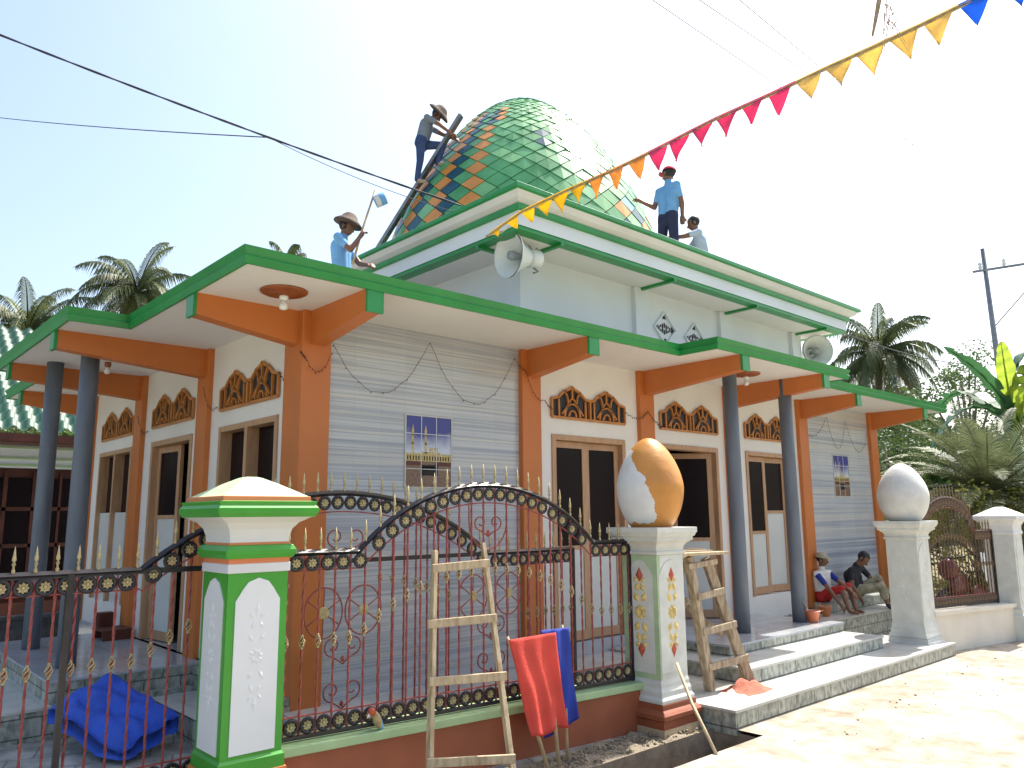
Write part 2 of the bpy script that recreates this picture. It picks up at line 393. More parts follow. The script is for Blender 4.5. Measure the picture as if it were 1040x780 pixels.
# walls (with the tiled end bays)
w = MB()
def wall_x(x0, x1, mi, z0=ZF - .1):     # front wall stretch in plane y = P_
    w.box(x0, x1, P_, P_ + .16, z0, ZS, mi)
wall_x(W_, PX[1], 1, .05); wall_x(PX[4] + W_, PX[5], 1, .05)
def holes_x(x0, x1, o0, o1, zt):
    w.box(x0, o0, P_, P_ + .16, ZF - .1, ZS); w.box(o1, x1, P_, P_ + .16, ZF - .1, ZS); w.box(o0, o1, P_, P_ + .16, zt, ZS)
holes_x(PX[1] + W_, PX[2], 2.734, 3.86, 2.40); holes_x(PX[2] + W_, PX[3], 4.49, 5.634, 2.40); holes_x(PX[3] + W_, PX[4], 6.26, 7.37, 2.40)
w.box(6.26, 7.37, P_, P_ + .16, ZF - .1, .575)
def holes_y(y0, y1, o0, o1, zt, zb=ZF - .1):
    w.box(P_, P_ + .16, y0, o0, ZF - .3, ZS); w.box(P_, P_ + .16, o1, y1, ZF - .3, ZS); w.box(P_, P_ + .16, o0, o1, zt, ZS)
    if zb > ZF: w.box(P_, P_ + .16, o0, o1, ZF - .3, zb)
holes_y(W_, PY[1], .464, 1.65, 2.42); holes_y(PY[1] + W_, PY[2], 2.31, 3.49, 2.42); holes_y(PY[2] + W_, PY[3], 4.15, 5.43, 2.42, .66)
w.box(P_, BX - P_, YB - .15, YB, 0, ZS); w.box(BX - P_ - .16, BX - P_, P_ + .16, YB - .15, 0, ZS)
w.build('wall', [M['white'], M['tile']], mosque)
# dark rooms behind the openings: an inner partition and floor
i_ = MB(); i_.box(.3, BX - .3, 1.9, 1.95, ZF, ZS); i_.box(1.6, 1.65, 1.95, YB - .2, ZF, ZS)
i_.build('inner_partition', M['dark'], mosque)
# pillars, each its own
for k, x in enumerate(PX):
    m_ = MB().box(x, x + W_, 0, .3 if k in (0,) else P_ + .12, 0.0 if k in (0, 1) else ZF - .04, ZS)
    m_.build('pillar', M['orange'], mosque, .006)
for y in PY[1:]:
    MB().box(0, P_ + .12, y, y + W_, .3, ZS).build('pillar', M['orange'], mosque, .006)
# corbel beams with a green end board
def beam_y(x, D):
    p = [(-.0, ZBW), (-D + .016, ZB), (-D + .016, ZS), (0, ZS)]
    b = MB().prism(p, (x + .07, 0, 0), (0, 1, 0), (0, 0, 1), (.125, 0, 0)); o = b.build('beam', M['orange'], mosque)
    MB().box(x + .065, x + .2, -D - .012, -D + .014, ZB - .012, ZS - .002).build('end_board', M['green'], o)
def beam_x(y, D):
    p = [(-.0, ZBW), (-D + .016, ZB), (-D + .016, ZS), (0, ZS)]
    b = MB().prism(p, (0, y + .07, 0), (1, 0, 0), (0, 0, 1), (0, .125, 0)); o = b.build('beam', M['orange'], mosque)
    MB().box(-D - .012, -D + .014, y + .065, y + .2, ZB - .012, ZS - .002).build('end_board', M['green'], o)
for x, D in zip(PX, (DN, DN, DPX, DPX, DN, DN)): beam_y(x, D)
for y, D in zip(PY, (DN, DPY, DPY, DN)): beam_x(y, D)
# canopy slab
out = [(-DN, -DN), (3.723, -DN), (3.723, -DPX), (6.459, -DPX), (6.459, -DN), (XE, -DN), (XE, YE), (-DN, YE), (-DN, 4.38), (-DPY, 4.38), (-DPY, 1.507), (-DN, 1.507)]
cs = MB()
i_out = out
k = len(out)
cs.prism(out, (0, 0, ZS), (1, 0, 0), (0, 1, 0), (0, 0, ZT - ZS - .01))
cs.m[-2] = 0; cs.m[-1] = 1
sl = cs.build('canopy_slab', [M['soffit'], M['roofdeck']], mosque)
f = MB().sweep(out, [(.002, ZS - .012), (.02, ZS - .012), (.034, ZS + .035), (.02, ZS + .05), (.042, ZT + .012), (.002, ZT + .018), (-.10, ZT + .014), (-.10, ZT - .005), (.002, ZT - .005)])
f.build('fascia', M['green'], sl)
# round porch columns
for (x, y) in ((4.757, -.72), (5.944, -.72), (-.92, 2.241), (-.92, 3.564)):
    MB().lathe([(.078, ZF), (.078, 1.2), (.076, 2.2), (.077, ZS)], (x, y, 0), 28).build('porch_column', M['col'], mosque)
# plinth slabs and steps
st = MB()
def slab(x0, x1, y0, y1, z0, z1, nose=.012):
    st.box(x0, x1, y0, y1, z0, z1 - .02, 1); st.box(x0 - nose, x1 + nose, y0 - nose, y1, z1 - .02, z1, 0)
st.box(.02, BX, P_ + .02, YB, -.03, ZF, 2)
st.box(3.95, 6.256, -1.074, P_ + .01, -.04, ZF - .02, 1); st.box(3.94, 6.27, -1.086, P_ + .01, ZF - .02, ZF, 2)
slab(3.56, 6.26, -1.511, P_, -.045, .268); slab(2.68, 7.2, -1.915, -1.09, -.05, .134)
st.box(2.30, 6.9, -1.09, P_, -.05, .14, 0)
st.box(6.275, BX + .25, -.60, P_ + .015, -.05, .268, 1); st.box(6.275, BX + .26, -.61, P_ + .015, .268, .275, 0)
st.box(7.70, BX + .2, -.22, P_ + .012, .27, .40, 1)
st.box(-.06, 3.94, -.42, P_, -.05, .235, 1); st.box(-.06, 3.94, -.425, P_ + .01, .235, .24, 0)
# side porch
st.box(-1.157, P_, 1.70, 4.3, -.04, ZF - .02, 1); st.box(-1.168, P_ + .01, 1.69, 4.3, ZF - .02, ZF, 2)
slab(-1.62, -1.16, 1.60, 4.5, -.045, .20); st.box(-1.159, -.05, 1.60, 1.698, -.045, .195, 1)
st.box(-.42, .02, .0, 1.60, -.045, .15, 1); st.box(-.43, .02, -.0, 1.60, .15, .155, 0)
st.box(-.06, P_ + .02, .002, 1.695, .10, .335, 1)
st.build('steps', [M['tile_top'], M['riser'], M['floor']], mosque)

# ---- doors
def door(u0, u1, z0, z1, face, leaves=2, zg=1.3, ajar=(0, 0), opened=False):
    """face: ('x',plane) front wall facing -y, u along x; ('y',plane) side wall facing -x, u along y"""
    ax, pl = face
    def P(u, dpt, z): return (u, pl + dpt, z) if ax == 'x' else (pl + dpt, u, z)
    def bx(mb, a0, a1, d0, d1, c0, c1, mi=0):
        p, q = P(a0, d0, c0), P(a1, d1, c1); mb.box(min(p[0], q[0]), max(p[0], q[0]), min(p[1], q[1]), max(p[1], q[1]), min(p[2], q[2]), max(p[2], q[2]), mi)
    t = .055; fr = MB()
    bx(fr, u0, u0 + t, -.015, .12, z0, z1); bx(fr, u1 - t, u1, -.015, .12, z0, z1); bx(fr, u0 + t, u1 - t, -.015, .12, z1 - t, z1)
    fo = fr.build('door', M['wood'], mosque, .004)
    if opened: lw = [(u0 + t, (u0 + u1) / 2), ((u0 + u1) / 2, u1 - t)]
    else: lw = [(u0 + t + i * (u1 - u0 - 2 * t) / leaves, u0 + t + (i + 1) * (u1 - u0 - 2 * t) / leaves) for i in range(leaves)]
    for i, (a, b) in enumerate(lw):
        zgi = zg[i] if hasattr(zg, '__len__') else zg
        ang = ajar[i]; hinge = a if i == 0 else b
        Ld = abs(b - a); parts = []
        def mk(name, m, boxes, par):
            mb = MB()
            for (q0, q1, e0, e1, c0, c1) in boxes:
                vs = []
                for (qq, ee, cc) in ((q0, e0, c0), (q1, e0, c0), (q1, e1, c0), (q0, e1, c0), (q0, e0, c1), (q1, e0, c1), (q1, e1, c1), (q0, e1, c1)):
                    sgn = 1 if i == 0 else -1
                    uu = hinge + sgn * (qq * math.cos(ang) - 0) ; dd = .05 + ee + qq * math.sin(ang)
                    uu += -sgn * ee * math.sin(ang); dd += ee * (math.cos(ang) - 1)
                    vs.append(P(uu, dd, cc))
                mb.add(vs, [(3, 2, 1, 0), (4, 5, 6, 7), (0, 1, 5, 4), (1, 2, 6, 5), (2, 3, 7, 6), (3, 0, 4, 7)])
            return mb.build(name, m, par)
        s_ = .065; zz0 = z0 + .01; zz1 = z1 - t - .004
        mk('leaf_frame', M['wood'], [(.003, s_, 0, .035, zz0, zz1), (Ld - s_, Ld - .003, 0, .035, zz0, zz1), (s_, Ld - s_, 0, .035, zz0, zz0 + .09), (s_, Ld - s_, 0, .035, zz1 - s_, zz1), (s_, Ld - s_, 0, .035, zgi - .02, zgi + .02)], fo)
        mk('glass_pane', M['glass'], [(s_, Ld - s_, .012, .018, zgi + .02, zz1 - s_)], fo)
        mk('lower_panel', M['door_white'], [(s_, Ld - s_, .010, .02, zz0 + .09, zgi - .02)], fo)
    return fo
def deep_door(y0, y1, z0, z1, zg):
    t = .05; dp = .125; fr = MB(); ym = (y0 + y1) / 2
    for a, b in ((y0, y0 + t), (y1 - t, y1), (ym - .028, ym + .028)): fr.box(P_ - .015, P_ + dp, a, b, z0, z1)
    for a, b in ((y0 + t, ym - .028), (ym + .028, y1 - t)): fr.box(P_ - .015, P_ + dp, a, b, z1 - t, z1)
    fo = fr.build('door', M['wood'], mosque)
    for a, b in ((y0 + t, ym - .028), (ym + .028, y1 - t)):
        q = MB().box(P_ + dp - .03, P_ + dp - .01, a, b, zg, z1 - t).build('glass_pane', M['glass'], fo)
        MB().box(P_ + .03, P_ + .05, a, b, z0, zg).build('lower_panel', M['door_white'], fo)
        MB().box(P_ + .025, P_ + .055, a, a + .04, z0, zg - .002).build('leaf_frame', M['wood'], fo)
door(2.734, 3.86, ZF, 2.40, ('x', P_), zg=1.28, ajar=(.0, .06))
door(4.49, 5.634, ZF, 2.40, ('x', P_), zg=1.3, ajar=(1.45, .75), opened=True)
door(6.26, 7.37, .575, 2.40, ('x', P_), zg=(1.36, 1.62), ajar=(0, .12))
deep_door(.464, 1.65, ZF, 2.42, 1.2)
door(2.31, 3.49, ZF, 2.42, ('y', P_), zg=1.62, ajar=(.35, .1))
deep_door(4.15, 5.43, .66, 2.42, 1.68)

# ---- carved vents above the doors
def vent(u0, u1, z0, face):
    ax, pl = face; U = u1 - u0; h0 = .185; hp = .325
    def P(u, dpt, z): return Vector((u0 + u, pl + dpt, z0 + z)) if ax == 'x' else Vector((pl + dpt, u0 + u, z0 + z))
    def ogee(c, hw):
        pts = []
        for i in range(13):
            t = i / 12.0; u = -1 + 2 * t; a = 1 - abs(u)
            z = h0 + .02 + (hp - h0 - .02) * (math.sin(a * PI / 2) ** .8 * .80 + .20 * max(0, (a - .8) / .2))
            pts.append((c + u * hw, z))
        return pts
    o1 = [(0, 0), (0, h0)] + ogee(U * .265, U * .175) + ogee(U * .735, U * .175) + [(U, h0), (U, 0)]
    gm = MB(); n = len(o1)
    nrm = (0, .012, 0) if ax == 'x' else (.012, 0, 0)
    c0 = P(0, -.004, 0)
    gm.prism(o1 if ax == 'x' else o1, c0, (1, 0, 0) if ax == 'x' else (0, 1, 0), (0, 0, 1), (0, .003, 0) if ax == 'x' else (.003, 0, 0))
    gr = MB()
    def strip(pts, w_=.022, closed=False):
        q = pts + [pts[0]] if closed else pts
        for a, b in zip(q[:-1], q[1:]):
            gr.bar(P(a[0], -.016, a[1]), P(b[0], -.016, b[1]), .022, w_ * .95, 0, up=(0, 0, 1))
    strip(o1, .026, True)
    for c in (.265, .735):
        cx = U * c
        for rr, zc in ((.035 * 1.0, .0), (.075, .0)):
            strip([(cx + rr * 1.5 * math.cos(a), .02 + zc + rr * 1.7 * math.sin(a)) for a in [PI * i / 8 for i in range(9)]], .014)
        cy2 = .02 + .075 * 1.7
        strip([(cx + .045 * math.cos(a), cy2 + .055 * math.sin(a)) for a in [PI * i / 6 for i in range(7)]], .014)
        strip([(cx, cy2 + .05), (cx, hp)], .018)
        for sg in (-1, 1):
            strip([(cx + sg * .055, cy2 - .01), (cx + sg * .075, cy2 + .07), (cx + sg * U * .105, h0 + .10)], .016)
            strip([(cx + sg * .04, cy2 + .01), (cx + sg * U * .14, .035)], .016)
            strip([(cx + sg * U * .175, .0), (cx + sg * U * .175, h0)], .016)
    strip([(U * .5, 0), (U * .5, h0 + .02)], .03)
    go = gr.build('carved_vent', M['vent'], mosque); gm.build('vent_glass', M['ventglass'], go)
for a, b in ((2.734, 3.856), (4.49, 5.634), (6.269, 7.37)): vent(a, b, 2.572, ('x', P_))
for a, b in ((.464, 1.63), (2.302, 3.47), (4.134, 5.356)): vent(a, b, 2.572, ('y', P_))

# ---- upper storey
UX0, UX1, UY0, UY1 = PX[1], PX[4] + W_, .015, YB - .1
ZU = 4.173
u = MB(); t = .05
u.box(UX0 + t, UX1 - t, UY0 + t, UY1 - t, ZT - .008, ZU + .02)
u.build('upper_wall', M['upwhite'], mosque)
for x in (PX[1], PX[2], PX[3], PX[4]):
    MB().box(x, x + W_, UY0, UY0 + .2, ZT - .007, ZU - .002).build('pilaster', M['upwhite'], mosque)
for y in (1.9, 3.78, 5.6):
    MB().box(UX0, UX0 + .2, y, y + W_, ZT - .007, ZU - .002).build('pilaster', M['upwhite'], mosque)
CX0, CX1, CY0, CY1 = 1.683, 8.492, -.626, YB + .5
path = [(CX0, CY0), (CX1, CY0), (CX1, CY1), (CX0, CY1)]
zt_ = 4.533
cor = MB().sweep(path, [(-.30, ZU), (-.171, ZU), (-.171, ZU + .035), (-.160, ZU + .035), (-.160, 4.345), (-.123, 4.352), (-.119, 4.396), (-.135, 4.40),
                        (-.07, 4.43), (-.03, 4.478), (-.012, 4.482), (0, 4.488), (0, 4.525), (-.01, 4.533), (-.22, 4.533), (-.22, 4.44), (-.30, 4.44)],
                 [1, 1, 1, 2, 1, 1, 1, 0, 0, 1, 1, 1, 1, 1, 3, 3, 3])
cor.build('cornice', [M['cream'], M['green'], M['upwhite'], M['roofdeck']], mosque)
rd = MB().box(CX0 + .21, CX1 - .21, CY0 + .21, CY1 - .21, ZU + .001, 4.42, 0); rd.m[-6] = 1
rd.build('roof_slab', [M['roofdeck'], M['soffit']], mosque)
for x in (PX[1], PX[2], PX[3], PX[4]):
    MB().box(x + W_ / 2 - .022, x + W_ / 2 + .022, CY0 + .172, UY0 - .002, ZU - .03, ZU + .003).build('soffit_rib', M['green'], mosque)
for y in (.12, 1.9, 3.78, 5.6):
    MB().box(CX0 + .172, UX0 - .002, y, y + .045, ZU - .03, ZU + .003).build('soffit_rib', M['green'], mosque)
# diamond air vents
def diamond(cx, cz, hw, hh):
    yb = UY0 + t
    fr = MB()
    o_ = [(0, hh), (hw, 0), (0, -hh), (-hw, 0)]
    for a, b in zip(o_, o_[1:] + o_[:1]): fr.bar((cx + a[0], yb - .012, cz + a[1]), (cx + b[0], yb - .012, cz + b[1]), .03, .022)
    fo = fr.build('diamond_vent', M['upwhite'], mosque)
    sl = MB()
    for k in range(-4, 5):
        x = cx + k * hw * .17; h = hh * (1 - abs(k) * .17) * .72 - .03
        if h < .02: continue
        cuts = [(-h, h)] if k % 2 else [(-h, -.02), (.02, h)]
        for a, b in cuts: sl.box(x - .010, x + .010, yb - .006, yb - .003, cz + a * .62, cz + b * .62)
    for sx, sz in ((0, 1), (0, -1), (1, 0), (-1, 0)):
        tx, tz = sx * hw * .74, sz * hh * .74
        p = [(-.035, -.028), (.035, -.028), (0, .034)] if sz > 0 else [(-.035, .028), (0, -.034), (.035, .028)] if sz < 0 else ([(-.02, -.045), (.028, 0), (-.02, .045)] if sx > 0 else [(.02, -.045), (.02, .045), (-.028, 0)])
        sl.prism(p, (cx + tx, yb - .006, cz + tz), (1, 0, 0), (0, 0, 1), (0, .003, 0))
    sl.build('vent_slot', M['dark'], fo)
diamond(4.67, 3.77, .205, .20); diamond(5.27, 3.73, .205, .20)

# ---- dome with lozenge tiles
DC = Vector((5.09, 2.94, 0))
prof = [(4.42, 2.20), (4.8, 2.17), (5.3, 2.08), (5.85, 1.90), (6.22, 1.74), (6.6, 1.53), (6.95, 1.31), (7.25, 1.08), (7.5, .86), (7.72, .62), (7.87, .40), (7.96, .2), (7.99, 0)]
def rz_at(s):       # by arc length
    acc = 0
    for (z0, r0), (z1, r1) in zip(prof[:-1], prof[1:]):
        l = math.hypot(z1 - z0, r1 - r0)
        if s <= acc + l: k = (s - acc) / l; return r0 + (r1 - r0) * k, z0 + (z1 - z0) * k
        acc += l
    return 0.0, prof[-1][0]
TOT = sum(math.hypot(a[0] - b[0], a[1] - b[1]) for a, b in zip(prof[:-1], prof[1:]))
dshell = MB().lathe([(max(.01, r - .02), z) for z, r in prof], DC, 48); dome = dshell.build('dome', M['grout'], mosque)
NT = 34; levels = [0.0]
while levels[-1] < TOT - .05:
    r, z = rz_at(levels[-1]); levels.append(levels[-1] + max(.045, .40 * 2 * PI * r / NT))
tiles = MB(); rnd = random.Random(3)
def dp(j, kk):
    r, z = rz_at(min(levels[min(j, len(levels) - 1)], TOT - .001)); a = 2 * PI * kk / (2 * NT)
    return Vector((DC.x + r * math.cos(a), DC.y + r * math.sin(a), z))
for j in range(len(levels) - 2):
    for k in range(NT):
        kk = 2 * k + (j % 2)
        b, l, tp, rr_ = dp(j, kk), dp(j + 1, kk - 1), dp(j + 2, kk), dp(j + 1, kk + 1)
        c = (b + l + tp + rr_) / 4; nn = (rr_ - l).cross(tp - b)
        if nn.length < 1e-7: continue
        nn.normalize()
        if nn.dot(c - Vector((DC.x, DC.y, c.z - .6))) < 0: nn = -nn
        az = math.degrees(2 * PI * kk / (2 * NT)) % 360       # view is from az ~227
        rel = (az - 227 + 180) % 360 - 180                     # negative = towards -x side seen left? left is rel<0
        z = c.z
        mi = 0 if rnd.random() < .75 else 1
        # left-hand chequer of orange / petrol / green columns
        if rel < -16 and rel > -125 and z < 7.05:
            mi = (3, 2, 0)[kk % 3]
            if rnd.random() < .04: mi = 1
        if -50 < rel < -14 and 7.05 <= z < 7.42 and kk % 3 != 2: mi = (3, 2)[kk % 2]
        if 8 < rel < 20 and 6.45 < z < 6.95 and kk % 3 == 0: mi = 2
        if rel > 42 and z < 5.9: mi = [2, 4, 3, 0, 1][(k * 3 + j) % 5]
        if z > 7.83: mi = 4
        tilt = [rnd.uniform(-.010, .010) for _ in range(4)]
        vs = []
        for q, tl in zip((b, rr_, tp, l), tilt):
            p = c + (q - c) * .962; p = p - nn * (p - c).dot(nn); p = p + nn * (.014 + tl * .5 + (.010 if q is b else 0)); vs.append(p)
        lo = [p - nn * .03 for p in vs]
        tiles.add(vs + lo, [(0, 1, 2, 3), (0, 4, 5, 1), (1, 5, 6, 2), (2, 6, 7, 3), (3, 7, 4, 0)], mi)
tiles.build('lozenge_tiles', [M['tgreen'], M['tgreen2'], M['tblue'], M['torange'], M['tsky']], dome)

# ---- ceiling roses and bulbs
rose_p = [(.165, 0), (.165, -.012), (.15, -.02), (.11, -.016), (.10, -.028), (.055, -.028), (.045, -.04), (.0, -.04)]
def lamp(x, y, label, big=True):
    o = thing('ceiling_lamp', label, 'ceiling lamp', (x, y, ZS), group='bulb lamps under the canopy')
    if big: MB().lathe([(r, z) for r, z in rose_p], (x, y, ZS), 28).build('ceiling_rose', M['rose'], o)
    MB().lathe([(.0, -.02), (.032, -.02), (.032, -.06), (.02, -.07), (0, -.07)], (x, y, ZS), 12).build('socket', M['plasticw'] if big else M['brown'], o)
    MB().lathe([(.014, -.07), (.02, -.085), (.032, -.11), (.026, -.135), (.0, -.142)], (x, y, ZS), 12).build('bulb', M['bulb'], o)
lamp(-.34, -.36, 'bulb in a big round brown ceiling rose at the near canopy corner')
lamp(5.2, -.66, 'round brown ceiling rose with bulb behind the green end board of the right porch')
lamp(-.55, 3.1, 'small bare bulb hanging by the grey columns of the left porch', False)

# ---- wall pictures (printed tiles) : sky, minarets, arcade, black cube, crowd
sky_m = bpy.data.materials.new('printed_sky'); sky_m.use_nodes = True
_n = sky_m.node_tree.nodes; _l = sky_m.node_tree.links
_tc = _n.new('ShaderNodeTexCoord'); _sp = _n.new('ShaderNodeSeparateXYZ'); _cr = _n.new('ShaderNodeValToRGB'); _nz = _n.new('ShaderNodeTexNoise'); _ad = _n.new('ShaderNodeMath')
_ad.operation = 'MULTIPLY_ADD'; _nz.inputs['Scale'].default_value = 5; _ad.inputs[1].default_value = .4
_l.new(_tc.outputs['Generated'], _sp.inputs[0]); _l.new(_tc.outputs['Object'], _nz.inputs['Vector']); _l.new(_nz.outputs['Fac'], _ad.inputs[0]); _l.new(_sp.outputs['Z'], _ad.inputs[2])
_cr.color_ramp.elements[0].position = .72; _cr.color_ramp.elements[0].color = (.55, .60, .70, 1); _cr.color_ramp.elements[1].position = 1.0; _cr.color_ramp.elements[1].color = (.045, .05, .25, 1)
_l.new(_ad.outputs[0], _cr.inputs['Fac']); _l.new(_cr.outputs['Color'], _n['Principled BSDF'].inputs['Base Color']); _n['Principled BSDF'].inputs['Roughness'].default_value = .25
M['psky'] = sky_m
M['pstone'] = mat('printed_stone', (.50, .38, .15), .3, .3, 40)
M['pcrowd'] = mat('printed_crowd', (.20, .12, .08), .3, .5, 60)
def picture(x0, x1, z0, z1, label):
    o = thing('wall_picture', label, 'picture', (x0, P_, z0), group='printed mosque pictures on the tile walls')
    W, H = x1 - x0, z1 - z0; y = P_ - .004
    fr = MB()
    for a in ((x0 - .02, x1 + .02, z1, z1 + .012), (x0 - .012, x1 + .012, z0 - .012, z0), (x0 - .012, x0, z0, z1), (x1, x1 + .012, z0, z1)): fr.box(a[0], a[1], y - .006, P_ + .001, a[2], a[3])
    fr.build('border', M['tile_top'], o)
    p = MB()
    p.box(x0, x1, y, P_ - .001, z0 + H * .38, z1, 0)
    p.box(x0, x1, y, P_ - .001, z0, z0 + H * .38, 2)
    e = y - .001
    def b(a0, a1, c0, c1, mi): p.box(x0 + W * a0, x0 + W * a1, e, y + .001, z0 + H * c0, z0 + H * c1, mi)
    b(0, 1, .36, .47, 1); b(.35, .75, .47, .50, 1)
    for c in (.15, .43): 
        b(c - .022, c + .022, .47, .78, 1); b(c - .04, c + .04, .60, .62, 1); b(c - .035, c + .035, .72, .735, 1)
        p.prism([(-.03 * W, 0), (.03 * W, 0), (0, .1 * H)], (x0 + W * c, e, z0 + H * .78), (1, 0, 0), (0, 0, 1), (0, .002, 0), 1)
    for c in (.55, .66): b(c - .04, c + .04, .50, .56, 1)
    e -= .001
    for k in range(16): b(.03 + k * .06, .055 + k * .06, .375, .435, 3)
    b(0, .35, .30, .355, 4); b(.65, 1, .30, .355, 4); b(.34, .70, .16, .31, 3); b(.345, .695, .265, .28, 1)
    e -= .001
    for k in (1 / 3, 2 / 3): b(k - .006, k + .006, 0, 1, 5)
    for k in (.25, .5, .75): b(0, 1, k - .004, k + .004, 5)
    p.build('print', [M['psky'], M['pstone'], M['pcrowd'], M['dark'], M['wood_dark'], M['pwhite']], o)
picture(1.0, 1.478, 1.85, 2.45, 'framed print of a courtyard with two minarets, on the big near tile wall')
picture(8.667, 9.15, 1.85, 2.45, 'narrow looking print of a mosque court on the tile wall behind the sitting men')
# ================================================================ GATE PILLARS
def relief(mb, cx, z, face, plane, sc=1.0, mi=0, mi2=None, rh=1.0):
    """raised flower ornament; face 'y' -> on plane y, 'x' -> on plane x"""
    mi2 = mi if mi2 is None else mi2
    def P(u, h, dz):
        return Vector((cx + u, plane - h, z + dz)) if face == 'y' else Vector((plane - h, cx - u, z + dz))
    def petal(u0, z0, ang, L, wd, m):
        wd = wd * (1.6 if rh == 1 else 1)
        pts = []
        ca, sa = math.cos(ang), math.sin(ang)
        ring = [(0, 0), (L * .45, wd), (L, 0), (L * .45, -wd)]
        base = [P(u0 + a * ca - b * sa, -.002, z0 + a * sa + b * ca) for a, b in ring]
        mid = P(u0 + L * .45 * ca, (.009 * sc + .004) * rh, z0 + L * .45 * sa)
        mb.add(base + [mid], [(0, 1, 4), (1, 2, 4), (2, 3, 4), (3, 0, 4), (1, 0, 4), (2, 1, 4)][:4], m)
    for k in range(8): petal(0, 0, k * PI / 4 + .2, .05 * sc, .014 * sc, mi)
    for s_ in (1, -1):
        for d in (-1, 1):
            petal(d * .012 * sc, s_ * .055 * sc, s_ * PI / 2 - d * s_ * .5, .075 * sc, .016 * sc, mi)
            petal(d * .035 * sc, s_ * .115 * sc, s_ * PI / 2 + d * s_ * .45, .07 * sc, .014 * sc, mi)
            petal(d * .01 * sc, s_ * .17 * sc, s_ * PI / 2 - d * s_ * .75, .05 * sc, .012 * sc, mi)
        petal(0, s_ * .17 * sc, s_ * PI / 2, .10 * sc, .02 * sc, mi2)
def panel(mb, u0, u1, z0, z1, face, plane, mi, t=.006):
    """raised panel with a shouldered round top"""
    c = (u0 + u1) / 2; w = (u1 - u0) / 2
    top = [(-w, z1 - .12), (-w * .82, z1 - .085), (-w * .7, z1 - .06), (-w * .45, z1 - .02), (0, z1), (w * .45, z1 - .02), (w * .7, z1 - .06), (w * .82, z1 - .085), (w, z1 - .12)]
    poly = [(-w, z0)] + top + [(w, z0)]
    poly = poly[::-1]
    if face == 'y': mb.prism(poly, (c, plane - t, 0), (1, 0, 0), (0, 0, 1), (0, t + .002, 0), mi)
    else: mb.prism(poly, (plane - t, c, 0), (0, 1, 0), (0, 0, 1), (t + .002, 0, 0), mi)
